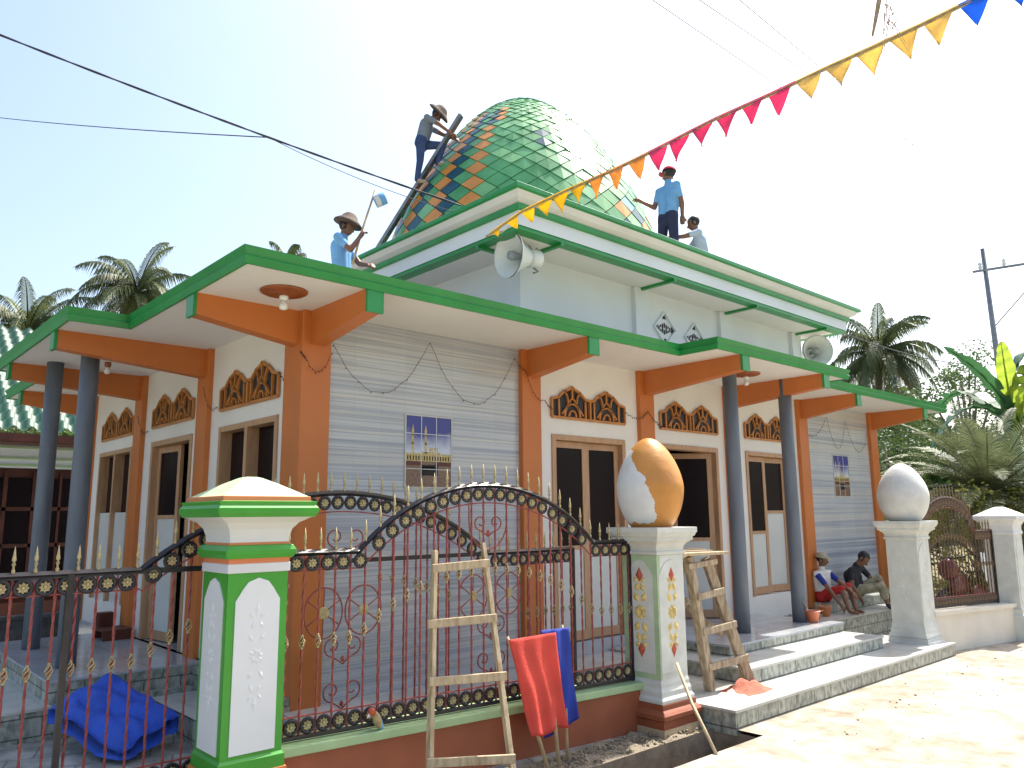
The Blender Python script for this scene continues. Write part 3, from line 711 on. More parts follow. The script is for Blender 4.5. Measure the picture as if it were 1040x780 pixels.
def gate_pillar(x0, y0, s, style, label, dz=0.0):
    cx, cy, h = x0 + s / 2, y0 + s / 2, s / 2
    o = thing('gate_pillar', label, 'pillar', (cx, cy, 0), group='fence pillars along the lane')
    k = h / .1725
    def zz(l): return [(a * k, b + dz) for a, b in l]
    if style == 'cap_green':
        MB().sq(zz([(.21, -.08), (.21, .20), (.195, .215), (.195, .265)]), cx, cy, [1, 1, 1]).build('base', [M['pwhite'], M['porange']], o)
        MB().sq(zz([(.185, .266), (.185, .33), (.1725, .345), (.1725, 1.303)]), cx, cy).build('shaft', M['pgreen'], o)
        cap = MB().sq(zz([(.172, 1.303), (.182, 1.305), (.182, 1.352), (.178, 1.354), (.178, 1.379), (.192, 1.381), (.205, 1.405), (.205, 1.425), (.190, 1.452), (.176, 1.454), (.176, 1.466),
                          (.172, 1.468), (.174, 1.50), (.185, 1.54), (.212, 1.575), (.262, 1.604), (.278, 1.606), (.292, 1.63), (.292, 1.655), (.280, 1.672), (.284, 1.692), (.258, 1.694), (.256, 1.72), (.246, 1.722),
                          (.19, 1.755), (.12, 1.795), (.055, 1.828), (.03, 1.836)]), cx, cy,
                      [0, 0, 0, 1, 1, 2, 2, 2, 2, 1, 1, 0, 0, 0, 0, 0, 2, 2, 2, 2, 2, 1, 1, 3, 3, 3, 3])
        cap.build('capital', [M['cream'], M['porange'], M['pgreen'], M['palecap']], o, .003)
        pm = M['pwhite']
        for face, a0, a1, pl in (('y', x0, x0 + s, y0), ('x', y0, y0 + s, x0)):
            mb = MB(); panel(mb, a0 + .045 * k, a1 - .045 * k, .365 + dz, 1.275 + dz, face, pl, 0); relief(mb, cx if face == 'y' else cy, .86 + dz, face, pl - .006, 1.15, rh=.45)
            mb.build('face_panel', pm, o)
    elif style == 'cap_plain':
        MB().sq(zz([(.21, -.08), (.21, .30), (.19, .32), (.19, .38), (.1725, .40), (.1725, 1.303)]), cx, cy).build('shaft', M['wash'], o)
        MB().sq(zz([(.172, 1.303), (.185, 1.31), (.185, 1.34), (.176, 1.35), (.18, 1.42), (.215, 1.48), (.25, 1.50), (.25, 1.545), (.235, 1.55), (.15, 1.60), (.05, 1.655), (.03, 1.66)]), cx, cy).build('capital', M['eggw'], o)
        for face, a0, a1, pl in (('y', x0, x0 + s, y0), ('x', y0, y0 + s, x0)):
            mb = MB(); panel(mb, a0 + .05, a1 - .05, .45, 1.25, face, pl, 0); mb.build('face_panel', M['wash'], o)
    else:
        old = style == 'egg_old'
        lo = [(.238, -.14), (.238, .02), (.225, .022), (.225, .07), (.245, .085), (.245, .115), (.228, .135), (.212, .15), (.212, .186)]
        hi = [(.205, .188), (.205, .215), (.19, .235), (.19, .27), (.180, .30), (.180, .325), (.1725, .355), (.1725, 1.286)]
        if old: MB().sq(zz(lo), cx, cy, [0, 1, 1, 1, 1, 1, 1, 1]).build('base', [M['plinth'], M['brown']], o)
        else: MB().sq(zz(lo), cx, cy).build('base', M['wash'], o)
        MB().sq(zz(hi), cx, cy, [0] * 7).build('shaft', M['wash'], o, .004)
        MB().sq(zz([(.174, 1.286), (.188, 1.292), (.188, 1.312), (.178, 1.32), (.180, 1.345), (.195, 1.372), (.225, 1.395), (.235, 1.398), (.235, 1.425), (.248, 1.432), (.255, 1.455), (.262, 1.458), (.262, 1.50)]), cx, cy).build('capital', M['wash'], o, .003)
        for face, a0, a1, pl in (('y', x0, x0 + s, y0), ('x', y0, y0 + s, x0)):
            mb = MB(); panel(mb, a0 + (.045 if face == 'x' else .012), a1 - (.045 if face == 'x' else .012), .40, 1.25, face, pl, 0)
            po = mb.build('face_panel', M['wash'], o)
            mr = MB(); relief(mr, cx if face == 'y' else cy, .85, face, pl - .0062, 1.3 if old else 1.1, 0, 1, rh=1.0 if old else .5)
            mr.build('carved_ornament', [M['rosegold'], M['redorn']] if old else [M['wash'], M['wash']], po)
        if old:
            g_ = MB().box(x0 - .003, x0 + .02, y0 - .003, y0 + s - .001, .358, 1.284).box(x0 + .021, x0 + .036, y0 - .003, y0 + .01, .5, 1.284)
            g_.build('green_trim', M['faded'], o)
    return o
M['palecap'] = mat('pale_lime_paint', (.50, .66, .38), .5, .08, 5)
M['redorn'] = mat('red_ornament_paint', (.45, .08, .03), .4, .1, 10)
gate_pillar(-.985, -1.18, .345, 'cap_green', 'bright green and white pillar with a low pyramid cap, nearest the camera')
gate_pillar(2.25, -1.56, .342, 'egg_old', 'pillar with brown foot and gold ornament under the half painted orange egg')
gate_pillar(6.86, -1.73, .352, 'egg_new', 'whitewashed pillar under the all grey egg at the end of the lowest step')
gate_pillar(8.86, -2.15, .35, 'cap_plain', 'unpainted white pillar with small pyramid cap at the right edge of the photo')
def egg(cx, cy, z0, rad, H, label, painted):
    prof_ = []
    n = 110 if painted else 30
    for i in range(n + 1):
        t = i / n; ang = -PI / 2 + .62 + (PI - .62) * t
        z = math.sin(ang); r = math.cos(ang); z01 = (z - math.sin(-PI / 2 + .62)) / (1 - math.sin(-PI / 2 + .62))
        prof_.append((max(.002, rad * r * (1 - .22 * max(0, z) ** 1.2)), z0 + H * z01))
    mb = MB().lathe(prof_, (cx, cy, 0), 260 if painted else 56)
    if painted:
        for fi, f_ in enumerate(mb.f):
            if len(f_) != 4: mb.m[fi] = 1; continue
            c_ = sum((Vector(mb.v[i]) for i in f_), Vector()) / 4
            az = math.degrees(math.atan2(c_.y - cy, c_.x - cx)) % 360
            t = (c_.z - z0) / H
            e = 226 - 52 * max(0, (t - .28) / .55) ** 1.2 + 9 * noise.noise(Vector((t * 7, 2.0, 1.5))) + 5 * noise.noise(Vector((t * 15, 4.0, 1.5))) + 2 * noise.noise(Vector((t * 37, 7.3, 1.5)))
            lim = 1 if (az > e or az < 60) else 0
            if t > .86 + .03 * noise.noise(Vector((az * .07, 1, 1))): lim = 1
            if t < .05 + .03 * noise.noise(Vector((az * .06, 3, 1))): lim = 1
            mb.m[fi] = lim
    o = mb.build('egg_ornament', [M['eggw'] if painted else M['eggr'], M['eggo']])
    return tag(o, label, 'egg ornament', 'egg ornaments on the gate pillars')
egg(2.421, -1.389, 1.499, .272, .725, 'big plaster egg half white half orange, paint edge ragged, on the middle pillar', True)
egg(7.036, -1.554, 1.499, .285, .68, 'plain grey white plaster egg topping the whitewashed pillar', False)

# ================================================================ IRONWORK
def spear_mesh():
    return MB().lathe([(.004, -.004), (.009, 0), (.009, .014), (.005, .022), (.005, .034), (.009, .04), (.009, .048), (.004, .054), (.011, .066), (.008, .085), (.001, .135)], (0, 0, 0), 8).mesh('spear_point', M['gold'])
def rosette_mesh(r=.046):
    m = MB()
    ring = [Vector((r * math.cos(a) * .85, 0, r * math.sin(a) * .85)) for a in [2 * PI * i / 18 for i in range(18)]]
    m.tube(ring, .010, 6, 0, closed=True)
    for k in range(8):
        a = k * PI / 4; c_, s_ = math.cos(a), math.sin(a)
        p = [Vector((.004 * c_, 0, .004 * s_)), Vector((.018 * c_ - .008 * s_, -.006, .018 * s_ + .008 * c_)), Vector((.031 * c_, -.002, .031 * s_)), Vector((.018 * c_ + .008 * s_, -.006, .018 * s_ - .008 * c_))]
        m.add(p + [q + Vector((0, .008, 0)) for q in p], [(0, 3, 2, 1), (4, 5, 6, 7), (0, 1, 5, 4), (1, 2, 6, 5), (2, 3, 7, 6), (3, 0, 4, 7)], 1)
    m.blob((0, -.006, 0), .008, .006, .008, 1, 8, 5)
    m.lathe([(.033, -.002), (.033, .002)], (0, .003, 0), 14, 0, False, axis=(0, 1, 0))
    return m.mesh('rosette', [M['black'], M['gold']])
def knot_mesh():
    m = MB()
    for k in range(4):
        pts = []
        for i in range(9):
            t = i / 8; a = k * PI / 2 + t * PI * 1.2; rr = .015 * math.sin(PI * t) + .003
            pts.append((rr * math.cos(a), rr * math.sin(a), -.032 + .064 * t))
        m.tube(pts, .0035, 5, 0)
    m.lathe([(.007, -.042), (.009, -.036), (.007, -.03)], (0, 0, 0), 6); m.lathe([(.007, .03), (.009, .036), (.007, .042)], (0, 0, 0), 6)
    return m.mesh('bar_knot', M['gold'])
SPEAR, ROS, KNOT = spear_mesh(), rosette_mesh(), knot_mesh(); IRON = M['black']; BARM = M['redbar']
M['darkbrown'] = mat('rusty_brown_iron', (.10, .055, .035), .5, .3, 20); M['dullgold'] = mat('dull_brown_gold', (.20, .13, .06), .5, .3, 20)
def recol(me, a, b):
    q = me.copy()
    for i, m in enumerate(q.materials): q.materials[i] = b if m == M['gold'] else a
    return q
ROS2, SPEAR2, KNOT2 = (recol(m, M['darkbrown'], M['dullgold']) for m in (ROS, SPEAR, KNOT))
def bar_mesh(L_):
    m = MB(); n = max(2, int(L_ / .03)); vs = []
    m_ = []
    for i in range(n + 1):
        a = i * .55; z = L_ * i / n
        for k in range(4): vs.append((.0078 * math.cos(a + k * PI / 2), .0078 * math.sin(a + k * PI / 2), z))
    fs = [(i * 4 + k, i * 4 + (k + 1) % 4, (i + 1) * 4 + (k + 1) % 4, (i + 1) * 4 + k) for i in range(n) for k in range(4)]
    m.add(vs, fs); return m.mesh('bar', BARM)
def scroll(c, r, s_, turns=1.25, up=1):
    """spiral of wire starting at c, curling outward to side s_"""
    pts = []
    for i in range(22):
        t = i / 21; a = -PI / 2 + s_ * 2 * PI * turns * t; rr = r * (1 - .72 * t)
        pts.append((c[0] + rr * math.cos(a) * 1.0 + 0, 0, c[1] + up * (rr * math.sin(a) + r)))
    return pts
def fence(o, L_, topz, zbot, zbr, spacing, x0=0.0, knots=.87, flat=1.395, arch=None, skip=lambda x: False, stiles=(), motifs=(), midrail=None, thick=.03):
    """builds the parts in o's local frame"""
    N_ = 90
    xs = [x0 + (L_ - x0) * i / N_ for i in range(N_ + 1)]
    if arch: xs = sorted(set(xs + [arch[0], arch[1]]))
    rail = MB(); rail.tube([(x, 0, topz(x)) for x in xs], thick * .62, 4, 0, smooth=False)
    ro = rail.build('top_rail', IRON, None); ro.parent = o
    lw = MB(); lw.tube([(x, 0, topz(x) - .105 - (.02 if arch and arch[0] < x < arch[1] else 0)) for x in xs], .005, 5)
    lo = lw.build('lower_wire', M['redbar'], None); lo.parent = o
    br = MB(); br.bar((x0, 0, zbot), (L_, 0, zbot), .03, .022); br.bar((x0, 0, zbr + .055), (L_, 0, zbr + .055), .012, .008, 1)
    bo = br.build('bottom_rail', [M['black'], M['redbar']], None); bo.parent = o
    if midrail is not None:
        q = MB().bar((x0, .005, midrail), (L_, .005, midrail), .025, .03).build('middle_rail', M['black'], None); q.parent = o
    for sx in stiles:
        zt = topz(sx) if midrail is None else midrail
        q = MB().bar((sx, 0, zbot - .03), (sx, 0, zt + .01), .03, .03).build('stile', M['black'], None); q.parent = o
    bars = {}
    x = x0 + spacing * .5; n = 0
    while x < L_ - .02:
        zt = topz(x)
        inst('rosette', ROS, bo, Matrix.Translation((x, -.004, zbr)))
        slope = (topz(x + .01) - topz(x - .01)) / .02; nz_ = 1 / math.hypot(1, slope)
        inst('rosette', ROS, ro, Matrix.Translation((x + .062 * slope * nz_, -.004, zt - .062 * nz_)))
        xb = x + spacing * .5
        if xb < L_ - .03:
            zt2 = topz(xb)
            inst('spear_point', SPEAR, ro, Matrix.Translation((xb, 0, zt2 + .015)))
            if not skip(xb):
                key = round(zt2 - zbot, 2)
                if key not in bars: bars[key] = bar_mesh(zt2 - zbot - .02)
                b = inst('bar', bars[key], o, Matrix.Translation((xb, 0, zbot)) @ Matrix.Rotation(n * .7, 4, 'Z'))
                inst('bar_knot', KNOT, b, Matrix.Translation((0, 0, knots + (zt2 - flat) * .85 - zbot)))
        x += spacing; n += 1
    for (kind, mx, mz, sz) in motifs:
        mm = MB(); mi = [M['redbar'], M['gold']]
        if kind == 'heart':
            for s_ in (-1, 1):
                mm.tube([(mx + p[0] + s_ * sz * .9, 0, mz + p[2]) for p in scroll((0, 0), sz * .8, s_, 1.15)], .0055, 5)
                mm.tube([(mx, 0, mz - sz * .6), (mx + s_ * sz * .3, 0, mz - sz * .35), (mx + s_ * sz * .9, 0, mz)], .0055, 5)
            mm.blob((mx, 0, mz - sz * .2), .014, .01, .02)
            nm = 'scroll'
        elif kind == 'u':
            mm.tube([(mx + sz * math.cos(a), 0, mz + (sz * 1.25) * math.sin(a) if math.sin(a) < 0 else mz + sz * 1.6 * math.sin(a) * .0) for a in [PI + PI * i / 16 for i in range(17)]], .0055, 5)
            mm.tube([(mx - sz, 0, mz), (mx - sz, 0, topz(mx - sz) - .02)], .0055, 5); mm.tube([(mx + sz, 0, mz), (mx + sz, 0, topz(mx + sz) - .02)], .0055, 5)
            nm = 'scroll'
        else:
            mm.tube([(mx + sz * math.cos(a), 0, mz + sz * 1.15 * math.sin(a)) for a in [2 * PI * i / 26 for i in range(26)]], .0055, 5, closed=True)
            for k in range(6):
                a = k * PI / 3 + .5; mm.tube([(mx, 0, mz), (mx + sz * math.cos(a), 0, mz + sz * 1.15 * math.sin(a))], .0045, 4)
            mm.lathe([(.034, -.006), (.040, 0), (.034, .006)], (mx, -.004, mz), 14, 1, False, axis=(0, 1, 0))
            nm = 'medallion_ring'
        q = mm.build(nm, mi, None); q.parent = o

def arch_fn(a, b, z, h):
    c = b - a; Rr = (c * c / 4 + h * h) / (2 * h); m_ = (a + b) / 2
    return lambda x: z + (math.sqrt(max(0, Rr * Rr - (x - m_) ** 2)) - (Rr - h) if a < x < b else 0)
# front fence on its low wall
A = Vector((-.655, -1.0, 0)); B = Vector((2.262, -1.298, 0)); th = math.atan2(B.y - A.y, B.x - A.x); Lf = (B - A).length
fr_ = thing('iron_fence', 'black arched iron fence with red bars and gold spears on the low brown wall', 'iron fence', A, th, group='ornamental iron panels')
tf = arch_fn(.555, 2.525, 1.392, .425)
fence(fr_, Lf, tf, .345, .405, .1, 0.0, .875, 1.392, (.555, 2.525), lambda x: False, (.012, Lf - .02), [('u', 1.54, 1.57, .16), ('heart', 1.54, 1.50, .07)])
lw = thing('fence_wall', 'low brown wall with pale green ledge under the near iron fence', 'wall', A, th)
mb = MB().box(0, Lf + .02, -.075, .12, -.12, .272); q = mb.build('wall_body', M['brown'], None, .004); q.parent = lw
mb = MB().box(-.0, Lf + .03, -.105, .16, .273, .325); q = mb.build('ledge', M['ledge'], None, .006); q.parent = lw
# sliding gate parked behind
sg = thing('sliding_gate', 'long black sliding gate with red bars and medallion rings parked behind the front fence', 'gate', (-3.3, -.68, 0), 0, group='ornamental iron panels')
tg = arch_fn(2.02, 4.575, 1.318, .445)
fence(sg, 5.54, tg, .15, .21, .1, 0.0, .83, 1.318, (2.02, 4.575), lambda x: 3.0 < x < 3.6 or 4.28 < x < 4.95, (1.665, 5.53),
      [('ring', 3.17, .985, .14), ('ring', 3.47, .985, .14), ('heart', 3.32, 1.40, .085), ('heart', 3.32, .70, .085), ('heart', 3.32, .42, .085),
       ('ring', 4.43, 1.0, .14), ('ring', 4.79, 1.0, .14), ('heart', 4.61, .72, .085), ('heart', 4.61, .46, .085)], midrail=1.312)
# right-hand fence and wall
A2 = Vector((7.20, -1.62, 0)); B2 = Vector((8.93, -1.99, 0)); th2 = math.atan2(B2.y - A2.y, B2.x - A2.x); L2 = (B2 - A2).length
rw = thing('fence_wall', 'cream rendered low wall between the white egg pillar and the small right pillar', 'wall', A2, th2)
q = MB().box(0, L2, -.10, .14, -.1, .40).build('wall_body', M['render'], None); q.parent = rw
q = MB().box(0, L2, -.13, .17, .401, .455).build('coping', M['render'], None, .006); q.parent = rw
f2 = thing('iron_fence', 'small brown arched iron fence on the cream wall at the right', 'iron fence', A2 + Vector((0, .02, 0)), th2, group='ornamental iron panels')
IRON = BARM = M['darkbrown']; ROS, SPEAR, KNOT = ROS2, SPEAR2, KNOT2
t2 = lambda x: 1.36 + (.42 * math.sqrt(max(0, 1 - ((x - .66) / .56) ** 2)) if abs(x - .66) < .56 else 0)
fence(f2, L2 - .18, t2, .475, .53, .065, 0.05, .95, 1.36, (.1, 1.22), lambda x: False, (.06, L2 - .19), [])

# ================================================================ LADDER
def woodbar(mb, a, b, w_, h_, taper=1.0): mb.bar(a, b, w_, h_, 0, taper=taper)
la = thing('ladder', 'pale raw timber ladder leaning on the front fence', 'ladder', (.38, -1.5, 0))
r1 = (Vector((.145, -1.475, -.05)), Vector((.31, -1.295, 1.385))); r2 = (Vector((.575, -1.755, -.05)), Vector((.68, -1.335, 1.42)))
for a, b in (r1, r2): MB().bar(a, b, .032, .044, taper=.85).build('rail', M['timber'], la, .003)
for t, e0, e1 in ((.92, .02, .02), (.69, .04, .02), (.46, .02, .035), (.155, .02, .02)):
    p = r1[0].lerp(r1[1], t); q = r2[0].lerp(r2[1], t - .01); d_ = (q - p).normalized(); off = Vector((-.02, -.035, .008))
    MB().bar(p - d_ * e0 + off, q + d_ * e1 + off, .022, .05).build('rung', M['timber'], la, .003)

# ================================================================ SCAFFOLD TRESTLE
sc = thing('trestle', 'rickety weathered timber work platform with ladder rungs on the tiled steps', 'trestle', (3.1, -1.2, .134))
legs = [((2.86, -1.42, 1.25), (3.12, -1.40, .136)), ((3.20, -1.36, 1.22), (3.52, -1.54, .136)), ((2.74, -.95, 1.25), (2.80, -.80, .136)), ((3.18, -.92, 1.25), (3.30, -.78, .272))]
for a, b in legs: MB().bar(a, b, .065, .075, taper=1.1).build('leg', M['oldtimber'], sc, .004)
for t in (.30, .56, .82):
    p = Vector(legs[0][0]).lerp(Vector(legs[0][1]), t); q = Vector(legs[1][0]).lerp(Vector(legs[1][1]), t - .04); d_ = (q - p).normalized()
    MB().bar(p - d_ * .02 + Vector((0, -.04, 0)), q + d_ * .04 + Vector((0, -.04, 0)), .03, .055).build('rung', M['oldtimber'], sc, .003)
for a, b in (((2.86, -1.40, .9), (2.78, -.90, .35)), ((2.80, -.90, 1.15), (3.42, -1.35, .55)), ((2.88, -1.38, 1.2), (3.25, -.90, .75)), ((2.72, -.92, 1.0), (3.24, -.92, 1.05)), ((2.80, -1.46, 1.17), (3.30, -1.40, 1.19))):
    MB().bar(a, b, .028, .045).build('brace', M['oldtimber'], sc)
for k, (y, dx, w_) in enumerate(((-1.47, 0, .11), (-1.34, -.06, .12), (-1.2, .03, .10), (-1.07, -.03, .12), (-.93, .02, .11))):
    MB().bar((2.62 + dx, y, 1.275 + (k % 2) * .012), (3.36 + dx, y + .03, 1.265 + (k % 3) * .01), w_, .025).build('plank', M['timber'], sc, .003)
o = MB().tube([(2.40, -1.60, .47), (2.25, -1.83, .24), (2.03, -2.17, .0)], [.011, .013, .012], 7).build('stick', M['bamboo'])
tag(o, 'thin bare stick leaning from the lane edge onto the brown pillar foot', 'stick')

# ================================================================ FLAGS LEANING ON THE FENCE
def cloth(tl, tr, br_, bl, m, nm, parent, fold=.02, n=26, seed=0, sag=.0, thick=True):
    mb = MB(); vs = []
    tl, tr, br_, bl = map(Vector, (tl, tr, br_, bl)); nn = (tr - tl).cross(bl - tl).normalized()
    for j in range(n + 1):
        for i in range(n + 1):
            u_, v_ = i / n, j / n
            p = (tl.lerp(tr, u_)).lerp(bl.lerp(br_, u_), v_)
            d_ = fold * (.35 + .65 * v_) * (math.sin(u_ * 15 + seed + 2.2 * v_ + 1.5 * math.sin(v_ * 4 + seed)) * .55 + noise.noise(Vector((u_ * 3.1 + seed, v_ * 2.0, seed))) * 1.1)
            p = p + nn * d_; p.z += .012 * math.sin(u_ * 9 + seed) * v_ - sag * math.sin(PI * u_) * (1 - v_)
            vs.append(p)
    fs = [(j * (n + 1) + i, j * (n + 1) + i + 1, (j + 1) * (n + 1) + i + 1, (j + 1) * (n + 1) + i) for j in range(n) for i in range(n)]
    mb.add(vs, fs, 0, True); o = mb.build(nm, m, parent)
    s = o.modifiers.new('thickness', 'SOLIDIFY'); s.thickness = .002
    return o
rf = thing('flag', 'coral red cloth flag on two wooden sticks leaning on the fence', 'flag', (1.15, -1.5, 0), group='cloth flags leaning on the fence')
cloth((.845, -1.40, .79), (1.25, -1.435, .80), (1.285, -1.49, .185), (.97, -1.49, .165), M['redcloth'], 'flag_cloth', rf, .028, seed=1.3)
MB().tube([(.87, -1.36, .80), (.95, -1.42, .5), (1.07, -1.53, -.045)], [.010, .012, .013], 7).build('flag_stick', M['bamboo'], rf)
MB().tube([(1.23, -1.38, .80), (1.21, -1.43, .4), (1.18, -1.52, -.045)], [.010, .012, .013], 7).build('flag_stick', M['bamboo'], rf)
bf = thing('flag', 'dark royal blue cloth flag half hidden behind the red one', 'flag', (1.4, -1.45, 0), group='cloth flags leaning on the fence')
cloth((1.15, -1.395, .82), (1.41, -1.405, .815), (1.44, -1.45, .20), (1.12, -1.45, .14), M['bluecloth'], 'flag_cloth', bf, .02, seed=4.1)
MB().tube([(1.39, -1.365, .83), (1.36, -1.41, .4), (1.29, -1.49, -.045)], [.009, .011, .012], 7).build('flag_stick', M['bamboo'], bf)

# ================================================================ SMALL THINGS
M['darkmottle'] = mat('dark_mottled_render', (.09, .085, .08), .8, .35, 9, .2)
# blue floppy cover draped over something on the court
cb = MB(); vs = []; n = 30
for j in range(n + 1):
    for i in range(n + 1):
        u_, v_ = i / n * 2 - 1, j / n * 2 - 1
        x = -.88 + .22 * u_ - .13 * v_; y = .98 + .09 * u_ + .40 * v_
        e = max(abs(u_), abs(v_)); th_ = .09 * (1 - e ** 6) ** .5 if e < 1 else 0
        z = .22 + .10 * v_ + .07 * u_ + th_ * .6 + .02 * noise.noise(Vector((u_ * 3, v_ * 3, 0))) * 1.5 + .012 * math.sin(u_ * 6 + v_ * 3)
        x += .035 * noise.noise(Vector((v_ * 2.5, 5, u_))); y += .04 * noise.noise(Vector((u_ * 2.5, 9, v_)))
        vs.append((x, y, z))
fs = [(j * (n + 1) + i, j * (n + 1) + i + 1, (j + 1) * (n + 1) + i + 1, (j + 1) * (n + 1) + i) for j in range(n) for i in range(n)]
cb.add(vs, fs, 0, True); lo_ = [(a, b, .02 + (c - .02) * .35 if False else max(.0, c - .10)) for a, b, c in vs]
cb.add(lo_, [f_[::-1] for f_ in fs], 0, True)
rim = [i for i in range(n + 1)] + [j * (n + 1) + n for j in range(1, n + 1)] + [n * (n + 1) + i for i in range(n - 1, -1, -1)] + [j * (n + 1) for j in range(n - 1, 0, -1)]
K = (n + 1) ** 2
cb.f += [[rim[i], rim[(i + 1) % len(rim)], K + rim[(i + 1) % len(rim)], K + rim[i]] for i in range(len(rim))]; cb.m += [0] * len(rim); cb.sm += [True] * len(rim)
o = cb.build('floor_cushion', M['bluebag']); tag(o, 'big floppy royal blue cushion slumped on the court behind the bars', 'cushion')
o = MB().box(-7, -.25, 5.05, 5.17, -.05, .50).box(-7, -.25, 5.03, 5.19, .501, .54).build('added_dark_wall', M['darkmottle']); tag(o, 'low dark mottled wall added to hide the sunlit court before the neighbouring house', 'wall')  # added wall, dark so the sunlit court strip behind is covered
# shoes on a small rack
sh = thing('shoe_rack', 'little dark shoe box beside the left porch pillar', 'shoe rack', (-.12, 3.75, ZF))
MB().box(-.28, -.02, 3.55, 3.60, ZF, ZF + .09).box(-.28, -.02, 3.86, 3.90, ZF, ZF + .09).box(-.30, 0, 3.54, 3.91, ZF + .091, ZF + .105).build('rack_frame', M['wood_dark'], sh)
MB().box(-.22, -.07, 3.95, 4.1, ZF, ZF + .24).build('box', M['wood_dark'], sh)
def bucket(x, y, z, label, m):
    o = thing('bucket', label, 'bucket', (x, y, z), group='builders buckets on the porch')
    MB().lathe([(.055, 0), (.058, .002), (.085, .12), (.092, .122), (.092, .132), (.080, .132), (.054, .01), (0, .01)], (x, y, z), 22).build('bucket_body', m, o)
    MB().tube([(x - .09, y, z + .125), (x - .11, y - .05, z + .12), (x - .05, y - .12, z + .13), (x + .06, y - .10, z + .13), (x + .09, y, z + .125)], .003, 5).build('handle', M['metal'], o)
    return o
b1 = bucket(6.02, -.84, ZF, 'orange plastic bucket beside the foot of the second grey column', M['bucket'])
MB().bar((5.98, -.86, ZF + .05), (5.90, -.80, ZF + .24), .02, .006).build('trowel_handle', M['timber'], b1)
bucket(7.35, -.32, .275, 'dark red plastic pail in shade by the boy with the cap', M['porange'])
rg = MB(); rr2 = random.Random(5)
def heap(x, y, z, rx, ry, h, m, nm, label, cat, seed, sticks=0):
    mb = MB(); n = 18; vs = []
    for j in range(n + 1):
        for i in range(n + 1):
            u_, v_ = i / n * 2 - 1, j / n * 2 - 1; e = math.sqrt(u_ * u_ + v_ * v_)
            q = max(0, 1 - e ** 2)
            vs.append((x + rx * u_ * (1 - .2 * abs(v_)), y + ry * v_ * (1 - .2 * abs(u_)), z + .001 + h * q * (.55 + .9 * noise.noise(Vector((u_ * 2.5 + seed, v_ * 2.5, seed)))) + .008 * q))
    mb.add(vs, [(b * (n + 1) + a, b * (n + 1) + a + 1, (b + 1) * (n + 1) + a + 1, (b + 1) * (n + 1) + a) for b in range(n) for a in range(n)], 0, True)
    o = mb.build(nm, m); return tag(o, label, cat)
heap(3.35, -1.60, .135, .26, .16, .09, M['ragred'], 'rag', 'crumpled faded red rag on the lowest step at the trestle foot', 'rag', 2.0)
heap(2.95, -1.70, .135, .22, .14, .06, M['wash'], 'cement_bag', 'torn pale cement bag beside the trestle foot', 'bag', 6.0)
hp = MB()
for k in range(46):
    a = rr2.uniform(0, 6.28); r_ = rr2.random() ** .6 * .42
    rotbox(hp, (7.05 + r_ * math.cos(a) * .9 - .2, -.28 + r_ * math.sin(a) * .35, .285 + .05 * rr2.random()), (rr2.uniform(.03, .16), rr2.uniform(.02, .05), .02), rr2.uniform(0, 3), 0, rr2.uniform(-.3, .3))
tag(hp.build('tile_scraps', M['oldtimber']), 'scatter of brown scraps on the porch floor by the right orange pillar', 'scraps', kind='stuff')
# lumps of rubble on the dirt strip and grit on the lane
gm_ = MB()
for k in range(420):
    x = rr2.uniform(.2, 2.65); y = rr2.uniform(-1.69, -1.42); s_ = rr2.uniform(.004, .018)
    gm_.blob((x, y, -.02 + s_ * .2), s_, s_ * rr2.uniform(.6, 1), s_ * .7, 0, 5, 3)
for k in range(70):
    x = rr2.uniform(2.7, 9.5); y = -2.1 - abs(rr2.gauss(0, .5)); s_ = rr2.uniform(.003, .011)
    gm_.blob((x, y, s_ * .2), s_, s_ * rr2.uniform(.6, 1.6), s_ * .6, 0, 5, 3)
tag(gm_.build('rubble', M['dirt']), 'loose stones and grit along the drain and lane', 'rubble', kind='stuff')
# toy bird stuck on the fence foot
bd = MB().blob((0, 0, .05), .022, .03, .05, 0, 12, 8).blob((-.022, -.012, .11), .022, .02, .024, 1, 12, 8)
bd.blob((.016, .004, .02), .014, .012, .055, 2, 8, 6); bd.add([(-.044, -.014, .115), (-.062, -.02, .098), (-.04, -.02, .10), (-.04, -.006, .10)], [(0, 1, 2), (0, 3, 1), (1, 3, 2), (0, 2, 3)], 3)
bo_ = bd.build('toy_parrot', [M['goldcloth'] if 'goldcloth' in M else M['gold'], M['redorn'], M['skyshirt'], M['pwhite']], loc=(.02, -1.14, .33)); bo_.rotation_euler = (0, -.35, 0); bo_.scale = (1.15, 1.15, 1.15)
tag(bo_, 'small colourful parrot figure sitting on the ledge at the fence foot', 'figurine')

